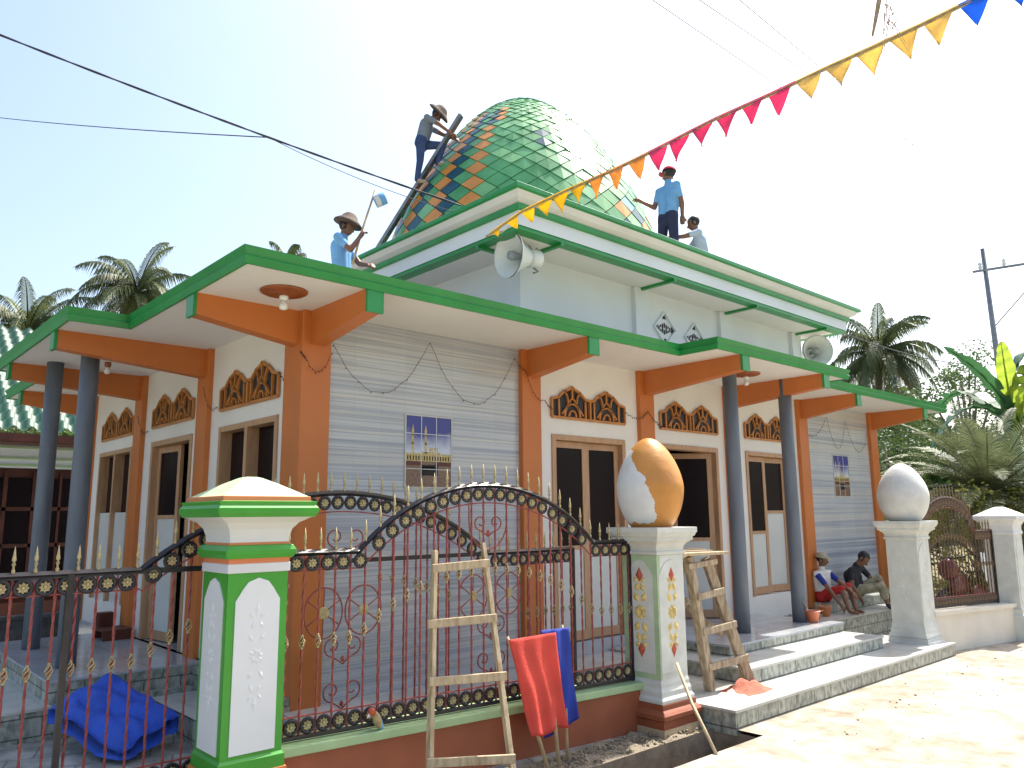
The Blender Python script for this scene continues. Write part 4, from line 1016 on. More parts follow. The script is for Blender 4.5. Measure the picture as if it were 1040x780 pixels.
# ================================================================ LOUDSPEAKERS
def horn(mouth, axis, label, r=.222):
    ax = Vector(axis).normalized(); o = thing('loudspeaker', label, 'loudspeaker', mouth, group='horn loudspeakers on the upper wall')
    mb = MB().lathe([(r + .008, .0), (r + .008, -.012), (r, -.014), (r * .82, -.06), (r * .60, -.13), (r * .42, -.20), (r * .34, -.25), (r * .33, -.25), (r * .30, -.25), (r * .40, -.18), (r * .57, -.12), (r * .78, -.055), (r * .96, -.004)], mouth, 36, 0, True, axis=ax)
    mb.f.pop(); mb.m.pop(); mb.sm.pop(); mb.f.pop(); mb.m.pop(); mb.sm.pop()
    mb.lathe([(r * .20, -.02), (r * .22, -.05), (r * .12, -.16), (.02, -.25)], mouth, 20, 1, True, axis=ax)
    mb.build('horn', [M['plasticw'], M['plasticd']], o)
    mb = MB().lathe([(r * .34, -.25), (r * .40, -.255), (r * .40, -.36), (r * .34, -.375), (0, -.375)], mouth, 20, 0, True, axis=ax); mb.build('driver', M['plasticw'], o)
    back = Vector(mouth) - ax * .30
    mb = MB().tube([back + Vector((0, 0, -.09)), back + ax * -.06 + Vector((0, 0, -.12)), back + Vector((0, 0, -.14))], .01, 6)
    mb.tube([back + Vector((0, 0, .08)), Vector((back.x + .06, back.y, ZU - .03))], .006, 6); mb.tube([back + Vector((0, 0, .08)), Vector((back.x - .06, back.y, ZU - .03))], .006, 6)
    mb.build('bracket', M['metal'], o)
M['plasticd'] = mat('horn_inner', (.30, .32, .31), .5, .1, 5)
horn(Vector((1.94, -.21, 4.005)), (-.98, .10, -.06), 'pale horn loudspeaker at the near corner of the upper storey, seen from the side')
horn(Vector((8.02, -.16, 3.93)), (-.62, -.78, -.02), 'round horn loudspeaker facing the lane at the far right end of the upper storey')

# ================================================================ STRING LIGHTS
def garland(pts, sags, label):
    mb = MB(); b = MB(); all_ = []
    for (a, c), s_ in zip(zip(pts[:-1], pts[1:]), sags):
        a, c = Vector(a), Vector(c)
        seg = [a.lerp(c, t / 16) + Vector((0, -.01, -s_ * 4 * (t / 16) * (1 - t / 16))) for t in range(17)]
        seg = [p + Vector((0, 0, .008 * math.sin(i * 1.9))) for i, p in enumerate(seg)]
        all_ += seg if not all_ else seg[1:]
    mb.tube(all_, .0022, 5)
    for i, p in enumerate(all_[::2]): mb.blob(p + Vector((0, 0, -.008)), .0045, .0045, .008, 0, 6, 4)
    o = mb.build('string_lights', M['wood_dark']); return tag(o, label, 'string lights', 'unlit string lights on the walls')
garland([(-.01, .02, 2.86), (.02, -.02, 2.80), (.24, -.02, 2.88)], [.0, .13], 'short loop of unlit string lights across the near corner pillar')
garland([(.27, .02, 2.95), (1.218, .03, 3.11), (2.22, .03, 3.10), (2.33, -.01, 2.98), (2.58, -.01, 2.72), (2.72, .03, 2.66)], [.42, .50, .02, .10, .02], 'two long swags of unlit string lights on the near tile wall')
garland([(3.86, .03, 2.70), (4.09, -.01, 2.66), (4.2, -.01, 2.74), (4.36, -.01, 2.62), (4.5, .03, 2.6)], [.03, 0, .02, .02], 'string lights kinked over the second orange pillar of the front')
garland([(7.86, -.01, 2.70), (8.5, .03, 3.02), (9.1, .03, 3.0), (9.9, .03, 2.98)], [.1, .45, .45], 'faint swags of string lights on the far right tile wall')
garland([(.03, .45, 2.76), (.03, .25, 2.70)], [.04], 'bit of string lights beside the first side vent')
garland([(-.01, 1.95, 2.82), (.03, 1.70, 2.62)], [.10], 'loop of string lights on the first side pillar')
garland([(-.01, 3.85, 2.74), (.03, 3.6, 2.56)], [.10], 'loop of string lights on the second side pillar')

# ================================================================ BUNTING AND WIRES
bp_ = [(2.02, -.50, 4.14), (1.9, -1.0, 4.07)]
def lerp3(a, b, t): return Vector(a).lerp(Vector(b), t)
pts = [(1.322, -.62, 3.925), (1.335, -1.055, 4.02), (1.354, -1.529, 4.047), (1.377, -2.0, 4.062), (1.392, -2.343, 4.088), (1.407, -2.775, 4.13), (1.432, -3.251, 4.15), (1.443, -3.53, 4.168), (1.457, -3.813, 4.18), (1.469, -4.073, 4.193), (1.482, -4.395, 4.218), (1.49, -4.75, 4.26), (1.50, -5.4, 4.36)]
def along(P_list, s):
    acc = 0
    for a, b in zip(P_list[:-1], P_list[1:]):
        a, b = Vector(a), Vector(b); l = (b - a).length
        if s <= acc + l: return a.lerp(b, (s - acc) / l)
        acc += l
    return Vector(P_list[-1])
bt = thing('bunting', 'string of triangular yellow, orange, pink and blue pennants rising over the lane', 'bunting', pts[0])
cd = MB().tube([(1.70, -.60, 4.16), (1.5, -.61, 4.0)] + pts, .0045, 5).tube([(p[0], p[1], p[2] - .012) for p in pts], .006, 4)
cd.build('cord', M['y1'] if 'y1' in M else M['gold'], bt)
M['by'] = mat('yellow_pennant', (.85, .60, .05), .8, .1, 10, trans=.6); M['bo'] = mat('orange_pennant', (.85, .46, .14), .8, .1, 10, trans=.6)
M['bp'] = mat('pink_pennant', (.85, .13, .30), .8, .1, 10, trans=.6); M['bc'] = mat('cream_pennant', (.85, .66, .28), .8, .1, 10, trans=.6); M['bb'] = mat('blue_pennant', (.06, .28, .85), .8, .1, 10, trans=.6)
s_ = .06; k = 0; rb = random.Random(9)
while s_ < 4.75:
    a = along(pts, s_); b = along(pts, s_ + .165); c2 = along(pts, s_ + .182); y = a.y
    m = M['by'] if y > -1.45 else M['bo'] if y > -2.15 else M['by'] if y > -2.28 else M['bp'] if y > -3.2 else M['bc'] if y > -4.15 else M['bb']
    if m is M['bo'] and rb.random() < .25: m = M['by']
    small = .45 + .55 * min(1, max(0, (-y - .7) / .8))
    mb = MB(); tip = (a + b) / 2 + Vector((rb.uniform(-.035, .035), rb.uniform(-.03, .03), -.17 * small * rb.uniform(.9, 1.05)))
    vs = []
    n = 6
    for j in range(n + 1):
        t = j / n
        for i in range(n + 1):
            u_ = i / n; p = a.lerp(b, u_).lerp(tip, t); p.x += .012 * math.sin(t * 3 + u_ * 4 + k) * (1 if 0 < t else 0); vs.append(p)
    mb.add(vs, [(j * (n + 1) + i, j * (n + 1) + i + 1, (j + 1) * (n + 1) + i + 1, (j + 1) * (n + 1) + i) for j in range(n) for i in range(n)], 0, True)
    mb.add([a + Vector((0, 0, .012)), c2 + Vector((0, 0, .012)), c2 - Vector((0, 0, .012)), a - Vector((0, 0, .012))], [(0, 1, 2, 3)], 0)
    o = mb.build('pennant', m, bt); sm_ = o.modifiers.new('thickness', 'SOLIDIFY'); sm_.thickness = .0015
    s_ += .18; k += 1
def cat(a, b, sag, n=24):
    a, b = Vector(a), Vector(b); return [a.lerp(b, t / n) - Vector((0, 0, sag * 4 * (t / n) * (1 - t / n))) for t in range(n + 1)]
w1 = cat((-5.4, 4.9, 7.3), (1.70, .20, 4.555), .10)
def wire(ps, r, label, twist=False):
    mb = MB()
    if twist:
        for ph in (0, PI): mb.tube([p + Vector((r * math.cos(i * 1.1 + ph), r * math.sin(i * 1.1 + ph), 0)) for i, p in enumerate(ps)], r * .9, 5)
    else: mb.tube(ps, r, 5)
    return tag(mb.build('cable', M['cable']), label, 'cable', 'overhead cables')
W1 = []
for t in range(61):
    f_ = t / 60; W1.append(Vector((-5.4, 4.52, 7.45)).lerp(Vector((1.70, .20, 4.555)), f_) - Vector((0, 0, .12 * 4 * f_ * (1 - f_))))
wire(W1, .0085, 'thick twisted black cable running down from upper left to the upper roof corner', True)
wire(cat((-1.6, 10.4, 8.56), tuple(W1[47]), .05), .006, 'thin dark wire from the left edge joining the thick cable')
wire(cat(tuple(W1[47]), (1.69, .30, 4.52), .05), .0035, 'hair thin wire hanging just below the thick cable')
wire(cat((-.4, -2.215, 5.4), (78.0, 14.2, 25.0), .0), .0042, 'faint wire in the upper sky, lowest of the three')
wire(cat((-.2, -2.466, 5.304), (79, 13.2, 27.4), .0), .0042, 'faint wire in the upper sky, middle of the three')
wire(cat((.1, -2.816, 5.24), (79.2, 15.25, 28.2), .0), .0042, 'faint wire in the upper sky, top right of the three')
# utility pole
up_ = thing('utility_pole', 'leaning grey utility pole with short crossarm above the banana plant', 'utility pole', (18.38, .33, -.06))
MB().tube([(18.38, .33, -.06), (17.45, .178, 4.6), (16.83, .07, 7.55)], [.09, .065, .045], 10).build('pole', M['metal'], up_)
MB().bar((16.72, .28, 7.02), (17.9, -.92, 7.25), .045, .05).build('crossarm', M['metal'], up_)
for t in (.1, .42, .9):
    p = Vector((16.72, .28, 7.06)).lerp(Vector((17.9, -.92, 7.29)), t); MB().lathe([(.03, 0), (.045, .03), (.03, .08), (.045, .11), (.02, .16), (0, .17)], p, 10).build('insulator', M['plasticw'], up_)
wire([Vector((17.2, .13, 5.75)), Vector((18.9, -1.3, 8.0))], .012, 'guy wire slanting from the utility pole to the right')
wire(cat((8.42, -.3, 4.25), (17.5, .17, 4.95), .18), .009, 'wire from the upper roof end across the palm to the utility pole')
# dry bamboo tip with hanging fibres at the top edge
dt = MB(); rb = random.Random(4)
dt.tube([(1.50, -4.15, 4.95), (1.39, -3.99, 4.58), (1.353, -3.917, 4.37), (1.352, -3.885, 4.25), (1.338, -3.87, 4.17)], [.022, .018, .014, .010, .006], 7)
for k in range(26):
    a = Vector((1.36 + rb.uniform(-.01, .03), -3.93 - rb.random() * .06, 4.22 + rb.random() * .3)); d_ = Vector((rb.uniform(-.5, .5), rb.uniform(-.8, .5), -1)).normalized(); L = rb.uniform(.05, .2)
    dt.tube([a, a + d_ * L * .5 + Vector((0, 0, .01)), a + d_ * L + Vector((0, 0, -.02))], [.003, .002, .001], 4)
tag(dt.build('bamboo_tip', M['oldtimber']), 'drooping dry bamboo tip with ragged fibres hanging in from the top edge over the pennants', 'bamboo pole')

# ================================================================ PLANTS
def frond(mb, base, az, el, L, droop, nl=34, lw=.03, ll=.45, mi=0, rach=.02, rs=None, vee=.5, fold=.6):
    rs = rs or random
    pts = []; d = Vector((math.cos(az) * math.cos(el), math.sin(az) * math.cos(el), math.sin(el))); p = Vector(base); n = 14
    side0 = Vector((-math.sin(az), math.cos(az), 0))
    for i in range(n + 1):
        pts.append(p.copy()); t = i / n
        d = (d + Vector((0, 0, -droop * (0.25 + t) / n * 2))).normalized(); p = p + d * L / n
    mb.tube(pts, [rach * (1 - .85 * i / n) for i in range(n + 1)], 4, mi)
    for i in range(nl):
        t = .10 + .89 * i / nl; q = t * n; k_ = min(int(q), n - 1); c = pts[k_].lerp(pts[k_ + 1], q - k_); tg = (pts[k_ + 1] - pts[k_]).normalized()
        up = side0.cross(tg).normalized(); up = -up if up.z < 0 else up
        l = ll * (math.sin(PI * min(1, .15 + t * .9)) ** .6) * rs.uniform(.85, 1.1)
        for s in (-1, 1):
            dr = (side0 * s * (1 - .35 * t) + tg * (.45 + .5 * t) + up * vee * rs.uniform(.4, 1.1)).normalized()
            a = c; m1 = c + dr * l * .5; e = c + dr * l * .95 + Vector((0, 0, -fold * l * rs.uniform(.6, 1.2)))
            w_ = tg * lw * .5
            mb.add([a - w_ * .6, a + w_ * .6, m1 + w_, m1 - w_, e], [(0, 1, 2, 3), (3, 2, 4)], mi)
def coconut(x, y, z, label, seed, L=2.4, n=24, dry=4):
    rs = random.Random(seed); o = thing('coconut_palm', label, 'palm tree', (x, y, -.06), group='coconut palms behind the mosque')
    bx_, by_ = x + rs.uniform(-1, 1), y + rs.uniform(-1, 1)
    mb = MB().tube([(bx_, by_, -.1), (bx_ + (x - bx_) * .3, by_ + (y - by_) * .3, z * .35), (bx_ + (x - bx_) * .7, by_ + (y - by_) * .7, z * .7), (x, y, z)], [.20, .15, .13, .12], 10); mb.build('trunk', M['trunk'], o)
    mb = MB()
    for k in range(n):
        el = R(70) - R(105) * (k / n) + rs.uniform(-.15, .15); az = k * 2.4 + rs.uniform(-.3, .3)
        frond(mb, (x, y, z), az, el, L * rs.uniform(.85, 1.1), rs.uniform(.9, 1.5) + (.3 if el < .5 else 0), 46, .05, .55, 0, .04, rs, vee=.0, fold=1.1)
    for k in range(dry): frond(mb, (x, y, z - .1), rs.uniform(0, 6.28), R(-35), L * .8, 1.1, 26, .05, .4, 1, .03, rs)
    mb.build('crown', [M['palm'], M['palmdry']], o)
    mb = MB()
    for k in range(7): a = k * .9; mb.blob((x + .2 * math.cos(a), y + .2 * math.sin(a), z - .22 - .05 * (k % 3)), .11, .11, .13, 0, 8, 6)
    mb.build('coconut_cluster', M['palmdry'], o)
coconut(6.75, 27.69, 10.7, 'coconut palm with a tall spread crown, right one of the two at the left edge', 11, 2.9, 34, 9)
coconut(3.19, 28.64, 8.7, 'coconut palm cut by the left edge of the photo above the green roof tiles', 5, 2.9, 34, 9)
coconut(14.71, 30.76, 14.3, 'coconut palm showing only its frond tips over the near canopy corner', 8, 1.7, 18, 0)
coconut(27.41, 6.91, 7.6, 'coconut palm with dark thick crown to the right of the upper roof', 21, 2.7, 34, 4)

def broad(x, y, z0, H, rx, label, seed, n=5000, leafm='leaf', ls=.10, group='leafy trees beyond the mosque', name='tree', cat_='tree', hollow=.5, trunk=.3):
    rs = random.Random(seed); o = thing(name, label, cat_, (x, y, z0), group=group)
    mb = MB(); mb.tube([(x, y, z0), (x + .1, y, z0 + H * .3), (x, y + .1, z0 + H * .6)], [.03 * H, .022 * H, .012 * H], 8)
    cl = []
    for k in range(26):
        u_ = rs.uniform(-1, 1); v_ = rs.uniform(-1, 1); w_ = rs.uniform(trunk, 1.0)
        rr_ = rx * math.sqrt(max(.05, 1 - ((w_ - .55) / .6) ** 2)); c = Vector((x + u_ * rr_ * .8, y + v_ * rr_ * .8, z0 + H * w_)); cl.append((c, rs.uniform(.18, .38) * rx))
        mb.tube([(x, y, z0 + H * min(.5, w_ * .6)), ((x + c.x) / 2, (y + c.y) / 2, (z0 + H * .5 + c.z) / 2), c], [.010 * H, .006 * H, .003 * H], 5)
    mb.build('trunk', M['trunk'], o); mb = MB()
    for k in range(n):
        c, r = cl[rs.randrange(len(cl))]; d = Vector((rs.gauss(0, 1), rs.gauss(0, 1), rs.gauss(0, .8))).normalized() * r * (rs.random() ** .4) * 1.15
        p = c + d; a = Vector((rs.gauss(0, 1), rs.gauss(0, 1), rs.gauss(0, .6))).normalized(); b = a.cross(Vector((rs.gauss(0, 1), rs.gauss(0, 1), rs.gauss(0, 1)))).normalized(); l = ls * rs.uniform(.6, 1.3)
        mb.add([p, p + a * l * .5 + b * l * .28, p + a * l, p + a * l * .5 - b * l * .28], [(0, 1, 2, 3)])
    mb.build('crown', M[leafm], o); return o

# big feather-leaved fern palm on the right
cy_ = thing('fern_palm', 'low wide fern palm with arching feather leaves behind the white pillars', 'palm tree', (12.3, -.9, -.06))
MB().tube([(12.3, -.9, -.06), (12.25, -.9, 1.0), (12.3, -.9, 1.95)], [.24, .20, .17], 12).build('trunk', M['trunk'], cy_)
rs_ = random.Random(31); mb = MB()
for k in range(64):
    el = R(72) - R(88) * (k / 64) ** .8 + rs_.uniform(-.08, .08)
    frond(mb, (12.3, -.9, 1.9), k * 2.4 + rs_.uniform(-.2, .2), el, rs_.uniform(1.9, 2.5), rs_.uniform(.6, 1.0), 56, .026, .36, 0, .016, rs_, vee=.3, fold=.2)
for k in range(14): frond(mb, (12.3, -.9, 1.85), rs_.uniform(0, 6.28), R(-20), 1.3, .8, 30, .02, .22, 1, .012, rs_, vee=.1, fold=.3)
mb.build('crown', [M['cycad'], M['palmdry']], cy_)
# banana plant
bn = thing('banana_plant', 'banana plant with dark drooping blades and one bright yellow green young leaf', 'banana plant', (14.4, -.95, -.06))
MB().tube([(14.5, -1.0, -.06), (14.45, -.9, 1.6), (14.35, -.85, 3.1)], [.14, .11, .07], 10).build('stem', M['faded'], bn)
def blade(a, mid, tip, w_, m, nm='leaf_blade', roll=.3):
    a, mid, tip = Vector(a), Vector(mid), Vector(tip); mb = MB(); n = 26; vs = []; rs = random.Random(int(abs(a.x * 100) + abs(tip.z * 37)))
    for i in range(n + 1):
        t = i / n; p = a * (1 - t) ** 2 + mid * 2 * t * (1 - t) + tip * t * t; tg = ((mid - a) * (1 - t) + (tip - mid) * t).normalized()
        sd = tg.cross(Vector((0, 0, 1))); sd = sd.normalized() if sd.length > .1 else Vector((0, 1, 0)); up = sd.cross(tg)
        w2 = w_ * math.sin(PI * (.06 + .92 * t)) ** .55
        for k in (-2, -1, 0, 1, 2): vs.append(p + sd * (w2 * k / 2) * (1 + .06 * rs.uniform(-1, 1)) + up * (abs(k) * roll * w2 * .25 + .02 * math.sin(i * 1.7 + k)))
    mb.add(vs, [(i * 5 + k, i * 5 + k + 1, (i + 1) * 5 + k + 1, (i + 1) * 5 + k) for i in range(n) for k in range(4) if not (rs.random() < .05 and k in (0, 3))], 0, True)
    mb.tube([a * (1 - t) ** 2 + mid * 2 * t * (1 - t) + tip * t * t for t in [i / 10 for i in range(11)]], [.03 * (1 - .8 * i / 10) for i in range(11)], 5)
    return mb.build(nm, m, bn)
blade((14.35, -.85, 3.1), (14.2, -.75, 4.1), (13.2, -.10, 4.72), .20, M['banana'])
blade((14.35, -.85, 3.1), (14.1, -.75, 5.3), (15.3, -2.0, 4.5), .26, M['banana'])
blade((14.35, -.85, 3.1), (14.0, -.86, 4.2), (14.02, -.86, 4.80), .17, M['bananay'], roll=.9)
blade((14.35, -.85, 3.1), (14.2, -1.2, 3.9), (14.3, -1.1, 4.35), .20, M['bananay'])
blade((14.35, -.85, 3.1), (14.8, -1.5, 4.7), (15.6, -2.3, 3.6), .28, M['banana'])
blade((14.35, -.85, 3.1), (13.8, -.3, 4.2), (13.3, .3, 2.8), .24, M['banana'])
blade((14.35, -.85, 3.1), (15.0, .2, 4.6), (15.6, .9, 3.8), .26, M['banana'])
broad(15.0, 1.9, -.06, 3.7, 1.2, 'fine leaved shrubby tree just right of the last orange pillar', 41, 9000, 'leaf', .085)
broad(19.4, 1.6, -.06, 5.6, 1.5, 'thin crowned tree with sky showing through between palm and utility pole', 42, 6000, 'leaf', .09, trunk=.45)
broad(19.8, 4.2, -.06, 4.7, 1.7, 'dense dark tree below the coconut palm on the right', 43, 10000, 'leaf', .11)
broad(24, -1.5, -.06, 4.2, 3.0, 'broad dark tree far behind the fern palm', 44, 14000, 'leaf', .15)
broad(18.5, -2.6, -.06, 3.2, 1.8, 'dark leafy tree at the right edge behind the small pillar', 47, 12000, 'leaf', .12)
broad(11.5, -.9, -.06, 2.1, .8, 'yellow green garden shrub seen through the small right fence', 45, 5200, 'leafy', .075, 'garden shrubs behind the right fence', 'shrub', 'shrub', trunk=.1)
broad(12.2, -1.9, -.06, 1.9, 1.0, 'olive garden shrub rising over the small right pillar', 46, 5200, 'leafy', .08, 'garden shrubs behind the right fence', 'shrub', 'shrub', trunk=.1)
broad(12.6, 1.3, -.06, 2.0, .9, 'green shrub by the last orange pillar behind the white egg', 48, 5200, 'leaf', .08, 'garden shrubs behind the right fence', 'shrub', 'shrub', trunk=.1)
broad(1.2, 21.0, -.06, 6.0, 2.2, 'tawny leafy tree under the left coconut palm above the roof tiles', 49, 9000, 'leaf', .12)

broad(17.0, -.4, -.06, 3.0, 1.6, 'dense green bush directly behind the fern palm', 51, 12000, 'leaf', .11, trunk=.05)
broad(20.5, -4.0, -.06, 3.4, 2.2, 'dark bush cut by the right edge of the photo', 52, 12000, 'leaf', .13, trunk=.05)
broad(16.5, 3.0, -.06, 3.1, 1.4, 'low dense bush behind the last orange pillar', 53, 10000, 'leaf', .11, trunk=.05)
fw_ = MB(); rs_ = random.Random(77)
for k in range(34000):
    a = rs_.uniform(-.35, 1.75); d_ = rs_.uniform(48, 62); h = 4.5 + 4.5 * (noise.noise(Vector((a * 9, 1, 1))) + .5) 
    p = Vector((-2.8 + d_ * math.cos(a), -5.4 + d_ * math.sin(a), rs_.random() ** .8 * h)); u1 = Vector((rs_.gauss(0, 1), rs_.gauss(0, 1), rs_.gauss(0, 1))).normalized() * .8; u2_ = u1.cross(Vector((rs_.gauss(0, 1), rs_.gauss(0, 1), rs_.gauss(0, 1)))).normalized() * .4
    fw_.add([p, p + u1 * .5 + u2_, p + u1, p + u1 * .5 - u2_], [(0, 1, 2, 3)])
tag(fw_.build('far_woods', M['leaf']), 'far off line of dark green woods low on the horizon', 'woods', kind='stuff')

# ---- neighbouring house
hs = thing('neighbour_house', 'low house with green and white roof tiles and a dark veranda behind the grey columns', 'house', (-3, 9, 0))
HX0, HX1, HY = -8.5, 3.2, 9.0
mb = MB(); nx, ny = 300, 128
vs = []
for j in range(ny + 1):
    for i in range(nx + 1):
        x = HX0 + (HX1 - HX0) * i / nx; t = j / ny; y = 8.35 + 3.6 * t
        row = min(1, ((t * 16) % 1.0) / .87)
        z = 2.93 + 2.3 * t + .04 * math.sin(2 * PI * (x / .235)) + .085 * (1 - row) - .04
        vs.append((x, y, z))
mb.add(vs, [(j * (nx + 1) + i, j * (nx + 1) + i + 1, (j + 1) * (nx + 1) + i + 1, (j + 1) * (nx + 1) + i) for j in range(ny) for i in range(nx)], 0, True)
rfh = mb.build('roof', M['rooft'], hs)
MB().box(HX0, HX1, 8.36, 8.42, 2.78, 2.90).box(HX0, HX1, 8.42, 9.0, 2.77, 2.80).build('eave_board', M['wood_dark'], hs)
mb = MB().box(HX0, HX1, HY, HY + .15, 2.42, 2.77, 0)
for z in (2.72, 2.55, 2.44): mb.box(HX0, HX1, HY - .02, HY, z, z + .03, 1)
mb.box(HX0, HX1, HY + .9, HY + 1, 0, 2.77, 2); mb.box(HX0, HX1, HY - .05, HY + 1, -.05, .35, 2); mb.box(HX1 - .1, HX1, HY, 12, 0, 2.9, 0)
mb.build('house_wall', [M['upwhite'], M['ledge'], M['wood_dark'], M['render']], hs)  # back wall and base coloured dark to stand for the veranda's shade
for k in range(9):
    x = HX0 + .6 + k * 1.22; mb = MB()
    for zz in ((.6, 1.15), (1.22, 1.75), (1.82, 2.3)):
        for xx in (0, .42, .84): mb.box(x + xx, x + xx + .34, HY + .87, HY + .9, zz[0], zz[1])
    wo = mb.build('veranda_window', M['glass'], hs)
    MB().box(x - .05, x - .01, HY + .84, HY + .9, .5, 2.4).box(x - .05, x + 1.2, HY + .84, HY + .9, 1.155, 1.215).box(x - .05, x + 1.2, HY + .84, HY + .9, 1.755, 1.815).box(x + .35, x + .41, HY + .84, HY + .9, .5, 2.4).box(x + .77, x + .83, HY + .84, HY + .9, .5, 2.4).build('window_frame', M['wood_dark'], wo)  # frames take the same dark colour in place of veranda shade
for x in (-6.5, -3.8, -1.0, 1.8): MB().box(x, x + .16, HY - .02, HY + .12, 0.3, 2.42).build('veranda_post', M['upwhite'], hs)

# ================================================================ PEOPLE
def person(loc, rz, J, cols, label, s=.86, vox=.010, extra=None):
    """J: joint positions in the local frame (metres); one remeshed skin, coloured by garment"""
    caps = []; js = cols.get('js', 1.0)
    V = lambda n: Vector(J[n]) * js
    def cp(a, b, ra, rb_, m): caps.append((Vector(a), Vector(b), ra, rb_, m))
    sk, shirt, trou, foot, sleeve = 0, 1, 2, 3, cols.get('sleeve', 1)
    hip, ch, nk, hd = V('hip'), V('chest'), V('neck'), V('head')
    side = (V('shR') - V('shL')).normalized()
    for a in (-1, 1):
        cp(hip + side * .055 * a, ch + side * .065 * a + (ch - hip) * .1, .095 * s, .105 * s, shirt)
        cp(hip + side * .06 * a - (ch - hip) * .15, hip + side * .06 * a + (ch - hip) * .10, .10 * s, .10 * s, trou)
    cp(V('shL'), V('shR'), .058 * s, .058 * s, shirt); cp(ch, nk, .09 * s, .055 * s, shirt)
    cp(nk, hd, .048 * s, .05 * s, sk)
    up = (hd - nk).normalized(); fw = Vector(J['face']).normalized(); fw = (fw - up * fw.dot(up)).normalized(); sd = fw.cross(up)
    cp(hd + up * .03 * s, hd + up * .035 * s - fw * .015 * s, .088 * s, .092 * s, 5)
    cp(hd + fw * .02 * s - up * .01 * s, hd + fw * .03 * s - up * .055 * s, .07 * s, .048 * s, sk)
    cp(hd + fw * .085 * s, hd + fw * .10 * s - up * .03 * s, .012 * s, .018 * s, sk)
    for a in (-1, 1):
        cp(hd + sd * .085 * s * a, hd + sd * .09 * s * a - up * .03 * s, .018 * s, .014 * s, sk)
        cp(hd + fw * .075 * s + sd * .03 * s * a + up * .008 * s, hd + fw * .077 * s + sd * .034 * s * a + up * .008 * s, .012 * s, .012 * s, sk)
    cp(hd + fw * .076 * s - up * .058 * s - sd * .02 * s, hd + fw * .076 * s - up * .058 * s + sd * .02 * s, .010 * s, .010 * s, sk)
    for S in 'LR':
        sh, el, ha = V('sh' + S), V('el' + S), V('ha' + S); mid = sh.lerp(el, .62); slv = cols.get('long', False)
        cp(sh, mid, .052 * s, .046 * s, sleeve); cp(mid, el, .042 * s, .036 * s, sleeve if slv else sk)
        cp(el, ha, .036 * s, .025 * s, sleeve if slv else sk)
        d = (ha - el).normalized(); sd2 = d.cross(Vector(J.get('palm' + S, (0, 0, 1)))).normalized(); nm = sd2.cross(d)
        cp(ha, ha + d * .05 * s, .028 * s, .03 * s, sk); cp(ha + sd2 * .018 * s, ha + d * .055 * s + sd2 * .022 * s, .02 * s, .02 * s, sk); cp(ha - sd2 * .018 * s, ha + d * .055 * s - sd2 * .022 * s, .02 * s, .02 * s, sk)
        for k, fl in enumerate((.055, .066, .062, .048)):
            b0 = ha + d * .07 * s + sd2 * (k - 1.5) * .019 * s; b1 = b0 + (d * .8 - nm * .5).normalized() * fl * .5 * s; b2 = b1 + (d * .3 - nm).normalized() * fl * .5 * s
            cp(b0, b1, .0095 * s, .009 * s, sk); cp(b1, b2, .009 * s, .0075 * s, sk)
        t0 = ha + d * .02 * s + sd2 * .03 * s; cp(t0, t0 + (d + sd2).normalized() * .04 * s, .012 * s, .010 * s, sk); cp(t0 + (d + sd2).normalized() * .04 * s, t0 + (d * 1.6 + sd2 * .8 - nm * .6).normalized() * .065 * s, .010 * s, .008 * s, sk)
        kn, an, to = V('kn' + S), V('an' + S), V('to' + S); hj = hip + side * .085 * (1 if S == 'R' else -1) * s
        short = cols.get('short', False)
        cp(hj, kn, .085 * s, .062 * s, trou)
        if short == 'calf': cp(kn, kn.lerp(an, .55), .064 * s, .062 * s, trou); cp(kn.lerp(an, .5), an, .045 * s, .032 * s, sk)
        elif short: cp(kn, an, .052 * s, .032 * s, sk)
        else: cp(kn, an, .060 * s, .045 * s, trou)
        cp(an, an.lerp(to, .3) + Vector((0, 0, -.02 * s)), .036 * s, .034 * s, foot if not short else foot); cp(an + (to - an) * .2 + Vector((0, 0, -.02 * s)), to, .034 * s, .026 * s, foot)
    mb = MB()
    for a, b, ra, rb_, m in caps:
        d = b - a; L = d.length; q = Vector((0, 0, 1)).rotation_difference(d.normalized()) if L > 1e-6 else None
        prof_ = [(ra * math.cos(t), ra * math.sin(t)) for t in [-PI / 2 + PI / 2 * i / 4 for i in range(5)]] + [(rb_ * math.cos(t), L + rb_ * math.sin(t)) for t in [PI / 2 * i / 4 for i in range(5)]]
        prof_ = [(max(r, .0005), z) for r, z in prof_]
        mb.lathe(prof_, a, 12, 0, True, axis=(d if L > 1e-6 else (0, 0, 1)))
    me = mb.mesh('tmp', M['skin']); tmp = bpy.data.objects.new('tmp', me); C.objects.link(tmp)
    r_ = tmp.modifiers.new('r', 'REMESH'); r_.mode = 'VOXEL'; r_.voxel_size = vox * s; r_.adaptivity = 0
    sm = tmp.modifiers.new('s', 'SMOOTH'); sm.factor = .5; sm.iterations = 3
    dg = bpy.context.evaluated_depsgraph_get(); dg.update(); me2 = bpy.data.meshes.new_from_object(tmp.evaluated_get(dg)); me2.name = 'person_body'
    bpy.data.objects.remove(tmp); me2.materials.clear()
    for m in (M['skin'], cols['shirt'], cols['trou'], cols.get('foot', M['skin']), cols.get('sleevem', cols['shirt']), M['hair']): me2.materials.append(m)
    nf = len(me2.polygons); cen = np.empty(nf * 3, 'f'); me2.polygons.foreach_get('center', cen); cen = cen.reshape(-1, 3)
    best = np.full(nf, 1e9); idx = np.zeros(nf, 'i')
